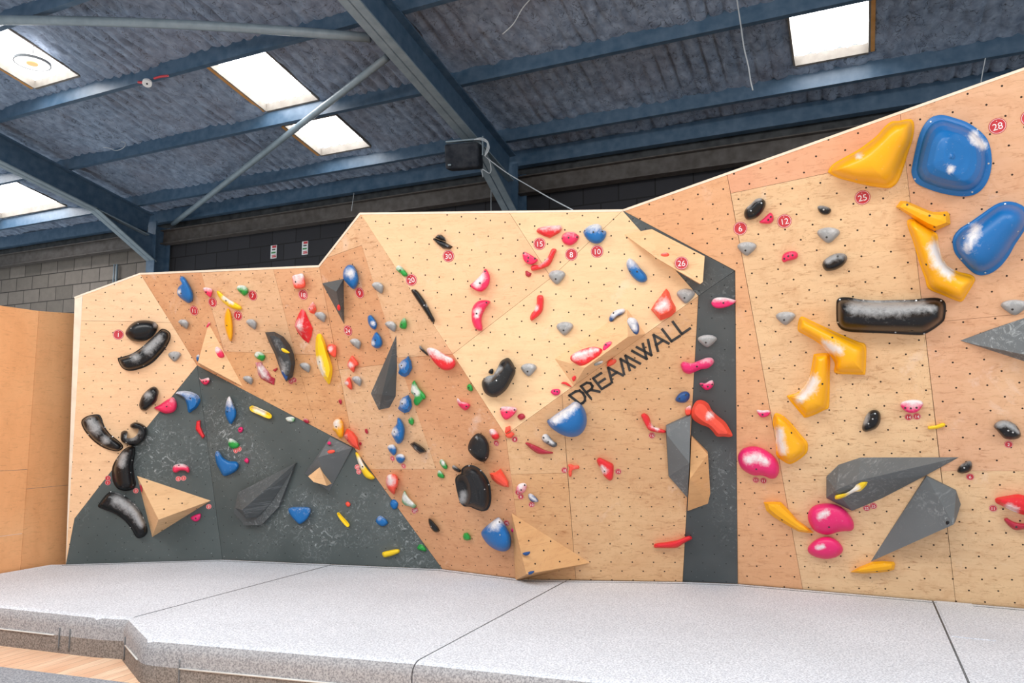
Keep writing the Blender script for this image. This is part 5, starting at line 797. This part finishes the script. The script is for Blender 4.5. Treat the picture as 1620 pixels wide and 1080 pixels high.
pipe(on_roof((-60, 32), -.10), on_roof((586, 60), -.10), .05, 'round steel brace running level across the top left', -.06)
# sprayed corrugated roof underside, with openings for the roof lights
SK = [(-6.75, -5.92, 6.05, 7.20), (-6.62, -5.92, 7.45, 8.30), (-.42, .30, 7.35, 8.22)]
q = [on_roof(p, .17) for p in ((333, 102), (418, 178), (500, 155), (412, 80))]; SKY = []
def rect(ps, up=.19): w = [on_roof(p, up) for p in ps]; return [min(p.x for p in w), max(p.x for p in w), min(p.y for p in w), max(p.y for p in w)]
def rect4(l, r, t, b): return [l, r, t, b]
a = on_roof((421, 176), .19); b_ = on_roof((500, 155), .19); c_ = on_roof((333, 102), .19)
SKY.append([a.x, b_.x, c_.y, a.y])
a2 = on_roof((524, 247), .19); b2 = on_roof((585, 227), .19); c2 = on_roof((470, 196), .19); SKY.append([a.x, b_.x, c2.y, (a2.y + b2.y) / 2])
a3 = on_roof((1258, 103), .19); b3 = on_roof((1374, 84), .19); c3 = on_roof((1250, 24), .19); SKY.append([a3.x, b3.x, c3.y, (a3.y + b3.y) / 2])
a4 = on_roof((52, 138), .19); b4 = on_roof((126, 121), .19); SKY.append([a4.x, b4.x, (a4.y + b4.y) / 2 - 1.75, (a4.y + b4.y) / 2])
a5 = on_roof((62, 330), .19); b5 = on_roof((104, 326), .19); SKY.append([a5.x - 1.25, b5.x, c3.y - .2, b5.y])
a6 = on_roof((10, 292), .19); SKY.append([a5.x - 1.25, b5.x, c3.y - 1.6, c3.y - .45])
def grid_lines(lo, hi, step, cuts):
    c = sorted(set([lo, hi] + [x for x in cuts if lo < x < hi])); out = []
    for a, b in zip(c, c[1:]):
        k = max(1, round((b - a) / step)); out += [a + (b - a) * i / k for i in range(k)]
    return out + [hi]
gx = grid_lines(-20, 6.5, .027, [v for s_ in SKY for v in s_[:2]]); gy = grid_lines(2.2, 9.45, .075, [v for s_ in SKY for v in s_[2:]])
vs = []; fs = []; nx = len(gx)
for y in gy:
    for x in gx:
        e = min([max(s_[0] - x, x - s_[1], s_[2] - y, y - s_[3]) for s_ in SKY]); d = min(1, max(0, e) / .12)
        gp = .168 + 0.0; dx_ = abs((x + .02 * noise.noise(Vector((x * .7, y * 1.5, 9))) + gp / 2) % gp - gp / 2); w = 1 - math.exp(-(dx_ / .022) ** 2) * (.55 + .9 * max(-.5, noise.noise(Vector((x * 1.7, y * 1.3, 2)))))
        n1 = noise.fractal(Vector((x * 5, y * 4, 0)), 1.0, 2.0, 4); n2 = noise.noise(Vector((x * 1.1, y * .9, 4)))
        hgt = -.05 * w * (1 + .7 * n2) - .024 * n1 - .02 * d; fl_ = max(0, noise.noise(Vector((x * 9, y * 9, 7))) - .15) * -.05
        vs.append((x, y, zb(y) + .235 + (hgt + fl_) * (.4 + .6 * d)))
for j in range(len(gy) - 1):
    for i in range(nx - 1):
        mx, my = (gx[i] + gx[i + 1]) / 2, (gy[j] + gy[j + 1]) / 2
        if any(s_[0] < mx < s_[1] and s_[2] < my < s_[3] for s_ in SKY): continue
        fs.append((j * nx + i, j * nx + i + 1, (j + 1) * nx + i + 1, (j + 1) * nx + i))
def foam():
    m, nt, b = nm('sprayed_foam'); v = coord(nt); n = noise_(nt, scaled(nt, v, (1, .7, 1)), 11, 6, .62, .3); n2 = noise_(nt, v, 1.1, 4, .6)
    col = mixc(nt, ramp(nt, n, .3, .7), hexc('617086'), hexc('95a5bb')); cr_ = math_(nt, 'ABSOLUTE', math_(nt, 'SUBTRACT', noise_(nt, scaled(nt, v, (1.3, 1, 1)), 4.5, 3, .6, .5), .5)); col = mixc(nt, math_(nt, 'MULTIPLY', ramp(nt, cr_, .012, .0), .75), col, hexc('23282f')); col = mixc(nt, math_(nt, 'MULTIPLY', ramp(nt, n2, .45, .7), .35), col, hexc('7c7780'))
    L(nt, col, b.inputs['Base Color']); b.inputs['Roughness'].default_value = .8; bump(nt, b, n, .7, .02); return m
roof = mesh('ceiling', vs, fs, foam(), smooth=True, recalc=False); tag(roof, kind='structure')
rb = MB(); rb.add([(-20, -3, zb(-3) + .24), (6.5, -3, zb(-3) + .24), (6.5, 2.2, zb(2.2) + .24), (-20, 2.2, zb(2.2) + .24)], [(0, 1, 2, 3)])
# roof lights: corrugated translucent sheets lit by the sky
def sky_mat():
    m, nt, b = nm('translucent_sheet'); e = nt.nodes.new('ShaderNodeEmission'); e.inputs[0].default_value = (1, 1, 1, 1); e.inputs[1].default_value = SKY_E
    L(nt, e.outputs[0], nt.nodes['Material Output'].inputs['Surface']); return m
def glow(name, c, e_):
    m, nt, b = nm(name); b.inputs['Base Color'].default_value = c; b.inputs['Emission Color'].default_value = c; b.inputs['Emission Strength'].default_value = e_; return m
SM = sky_mat(); FM = plain('yellow_foam', hexc('c98f4a'), .8); FM2 = plain('timber_edge', hexc('6f6860'), .7)
for k, s_ in enumerate(SKY):
    x0, x1, y0, y1 = s_; n_ = 40; v_ = []; f_ = []
    for i in range(n_ + 1):
        x = x0 - .03 + (x1 - x0 + .06) * i / n_; h_ = .025 * math.sin(x * 2 * math.pi / .075 * .5)
        v_ += [(x, y0 - .03, zb(y0) + .31 + h_), (x, y1 + .03, zb(y1) + .31 + h_)]
    f_ = [(2 * i, 2 * i + 1, 2 * i + 3, 2 * i + 2) for i in range(n_)]
    w = tag(mesh('window_%d' % (k + 1), v_, f_, SM, smooth=True, recalc=False), kind='structure')
    def frm(name, pts, m):
        s = MB(); s.add([(x, y, zb(y) + .19) for x, y in pts] + [(x, y, zb(y) + .30) for x, y in pts], [(0, 1, 2, 3), (4, 5, 6, 7), (0, 1, 5, 4), (1, 2, 6, 5), (2, 3, 7, 6), (3, 0, 4, 7)]); s.build(name, m, w)
    e0, e1 = (x0 - .07, x0 - .02) if x0 < -2 else (x1 + .02, x1 + .06); frm('foam_edge', [(e0, y0), (e1, y0), (e1, y1), (e0, y1)], FM); frm('window_frame', [(x0 - .02, y0), (x0, y0), (x0, y1), (x0 - .02, y1)], FM2)
    frm('window_frame', [(x1, y0), (x1 + .02, y0), (x1 + .02, y1), (x1, y1)], FM2); frm('window_frame', [(x0, y1), (x1, y1), (x1, y1 + .03), (x0, y1 + .03)], FM2); frm('window_frame', [(x0, y0 - .03), (x1, y0 - .03), (x1, y0), (x0, y0)], FM2)
# ------------------------------------------------------------------ small things up under the roof
sp_c = on_y((734, 248), 7.72); spk = tag(empty('wall_speaker', sp_c), 'black box speaker hung at the foot of the middle rafter with looped cables', 'speaker')
def bx(name, cx_, sz, m, parent, rot=0, bev=.02, tilt=0):
    b = bmesh.new(); bmesh.ops.create_cube(b, size=1); bmesh.ops.scale(b, vec=sz, verts=b.verts); bmesh.ops.bevel(b, geom=list(b.edges), offset=bev, segments=3, profile=.5, affect='EDGES')
    bmesh.ops.transform(b, matrix=Matrix.Translation(cx_) @ Matrix.Rotation(rot, 4, 'Z') @ Matrix.Rotation(tilt, 4, 'X'), verts=b.verts); me = bpy.data.meshes.new(name); b.to_mesh(me); b.free(); me.materials.append(m); me.polygons.foreach_set('use_smooth', [True] * len(me.polygons))
    if hasattr(me, 'set_sharp_from_angle'): me.set_sharp_from_angle(angle=math.radians(35))
    return link(bpy.data.objects.new(name, me), parent)
RZ = math.radians(12)
cab = bx('cabinet', sp_c, (.42, .24, .30), M['black'], spk, RZ, .03, math.radians(12)); bx('bracket', sp_c + Vector((0, .02, .21)), (.48, .05, .02), M['steel2'], spk, RZ, .004)
bx('bracket', sp_c + Vector((.25, .02, .10)), (.015, .05, .24), M['steel2'], spk, RZ, .003)
bx('badge', sp_c + Vector((-.14, -.15, .075)), (.05, .012, .025), M['steel2'], cab, RZ, .003, math.radians(12)); bx('badge', sp_c + Vector((-.12, -.14, -.13)), (.04, .012, .02), M['steel2'], cab, RZ, .003, math.radians(12))
def wire(pts, y, r, name, lab, m='wire', cat='cable', parent=None):
    q = [on_y(p, y) for p in pts] if not isinstance(y, list) else [on_y(p, t) for p, t in zip(pts, y)]
    out = []
    for i in range(len(q) - 1):
        p0, p1, p2, p3 = q[max(i - 1, 0)], q[i], q[i + 1], q[min(i + 2, len(q) - 1)]
        for s in range(5): t = s / 5; out.append(.5 * ((2 * p1) + (-p0 + p2) * t + (2 * p0 - 5 * p1 + 4 * p2 - p3) * t * t + (-p0 + 3 * p1 - 3 * p2 + p3) * t ** 3))
    s = MB(); s.tube(out + [q[-1]], r, 6); o = s.build(name, M[m], parent, True)
    if not parent: tag(o, lab, cat)
    return o
for d in (0, 1.6, 3.2): wire([(750, 221), (760, 218 + d), (770, 222 + d), (774 - d, 232), (772 - d, 240), (767, 247)], 7.72, .006, 'cable_loop', None, parent=None if False else spk).matrix_parent_inverse = Matrix.Translation(-spk.location)
wire([(767, 247), (800, 272), (830, 290), (868, 312), (906, 332)], [7.72, 7.5, 7.2, 6.4, 5.95], .006, 'power_cable', 'pale cable sagging from the speaker down to the top edge of the wall')
wire([(766, 246), (774, 254), (777, 268), (774, 274), (763, 268), (764, 280)], 7.72, .005, 'loose_cable', 'loose pale cable end dangling beside the speaker')
wire([(838, 0), (826, 14), (812, 38), (795, 54)], on_roof((838, 0), .12).y, .006, 'thin_cable', 'thin white cable hanging off the roof at the top centre')
wire([(1165, -6), (1172, 40), (1177, 75), (1184, 105), (1187, 125), (1191, 143)], on_roof((1165, -6), .1).y, .007, 'thin_cable', 'thin pale cable dropping across two purlins right of centre')
wire([(1563, 88), (1561, 84), (1559, 92), (1555, 112), (1552, 130)], 8.672, .006, 'thin_cable', 'short pale cable hanging from the last purlin at the right')
wire([(163, 233), (172, 234), (184, 238), (196, 233), (198, 226), (192, 224)], 7.2, .005, 'thin_cable', 'thin looped cable lying on a purlin at the left')
wire([(777, 298), (777, 334)], 9.174, .006, 'thin_cable', 'thin vertical cord behind the wall under the speaker')
wire([(560, 305), (556, 334)], 9.175, .005, 'thin_cable', 'thin vertical cord behind the wall left of the ridge top')
# ring lamp, smoke detector, conduit, notices
lc = on_y((51, 101), 5.4); lp = tag(empty('ring_lamp', lc), 'flat round hanging lamp with an orange centre below the top left roof light', 'lamp')
def ringm(c, r0, r1, h, n=40): 
    v = []; 
    for i in range(n):
        a = 2 * math.pi * i / n; ca, sa = math.cos(a), math.sin(a); v += [(c.x + ca * r0, c.y + sa * r0, c.z), (c.x + ca * r1, c.y + sa * r1, c.z), (c.x + ca * r1, c.y + sa * r1, c.z + h), (c.x + ca * r0, c.y + sa * r0, c.z + h)]
    return v, [(4 * i + j, 4 * i + (j + 1) % 4, 4 * ((i + 1) % n) + (j + 1) % 4, 4 * ((i + 1) % n) + j) for i in range(n) for j in range(4)]
RL = .20
o = mesh('lamp_rim', *ringm(lc, RL * .94, RL, .03), M['wire'], lp); v, f = ringm(lc + Vector((0, 0, .008)), RL * .30, RL * .95, .012); mesh('reflector', v, f, glow('lamp_glow', (1, 1, 1, 1), 1.3), lp)
v, f = ringm(lc + Vector((0, 0, -.004)), .0, RL * .31, .02); mesh('lamp_centre', v, f, glow('orange_glow', hexc('f6b27c'), 1.), lp)
s = MB(); s.tube([lc + Vector((0, 0, .02)), lc + Vector((.0, 0, .75))], .006, 6); s.build('cord', M['black'], lp)
det = on_y((233, 130), 6.1); dt = tag(empty('smoke_detector', det), 'small round white detector with red tape under a purlin at the left', 'smoke detector')
nd = (C0 - det).normalized() * .5 + Vector((0, -.1, -.8)); nd.normalize(); disc('detector_body', det, nd, .055, M['white'], dt, .03, 20); disc('sensor', det + nd * .03, nd, .012, M['black'], dt, .004)
s = MB(); s.tube([on_y((244, 124), 6.12), on_y((254, 121), 6.12), on_y((266, 120), 6.12)], .014, 6); s.build('red_tape', M['tagred'], dt); s = MB(); s.tube([on_y((219, 130), 6.12), on_y((228, 131), 6.12)], .016, 6); s.build('red_tape', M['tagred'], dt)
for u, lab in ((181, 'thin left steel conduit on the bare block wall'), (185.5, 'thick right steel conduit on the bare block wall')):
    s = MB(); t0_ = on_y((u, 418), YB - .05); s.tube([t0_, Vector((t0_.x, t0_.y, t0_.z - .75))], .022 if u > 183 else .014, 8); tag(s.build('conduit', M['steel2'], smooth=True), lab, 'conduit')
for (u0, v0_, u1, v1_), lab in (((428.5, 388.5, 437, 408), 'left red, green and white notice on the dark block wall'), ((478, 382, 486.5, 402), 'right red, green and white notice on the dark block wall')):
    a, c_ = on_y((u0, v0_), YB - .012), on_y((u1, v1_), YB - .012); w, h_ = c_.x - a.x, a.z - c_.z
    s = MB(); s.box((a.x, YB - .012, c_.z), (c_.x, YB - .002, a.z)); nb = tag(s.build('notice_board', M['white']), lab, 'notice', 'notices on the dark block wall')
    for y0_, y1_, x0_, x1_, m in ((.03, .2, .28, .95, 'tagred'), (.28, .38, .25, .8, 'rust'), (.5, .62, .15, .85, 'green'), (.74, .80, .25, .9, 'tagred'), (.84, .93, .25, .95, 'tagred')):
        s = MB(); s.box((a.x + w * x0_, YB - .016, a.z - h_ * y1_), (a.x + w * x1_, YB - .012, a.z - h_ * y0_)); s.build('printed_band', M[m], nb)
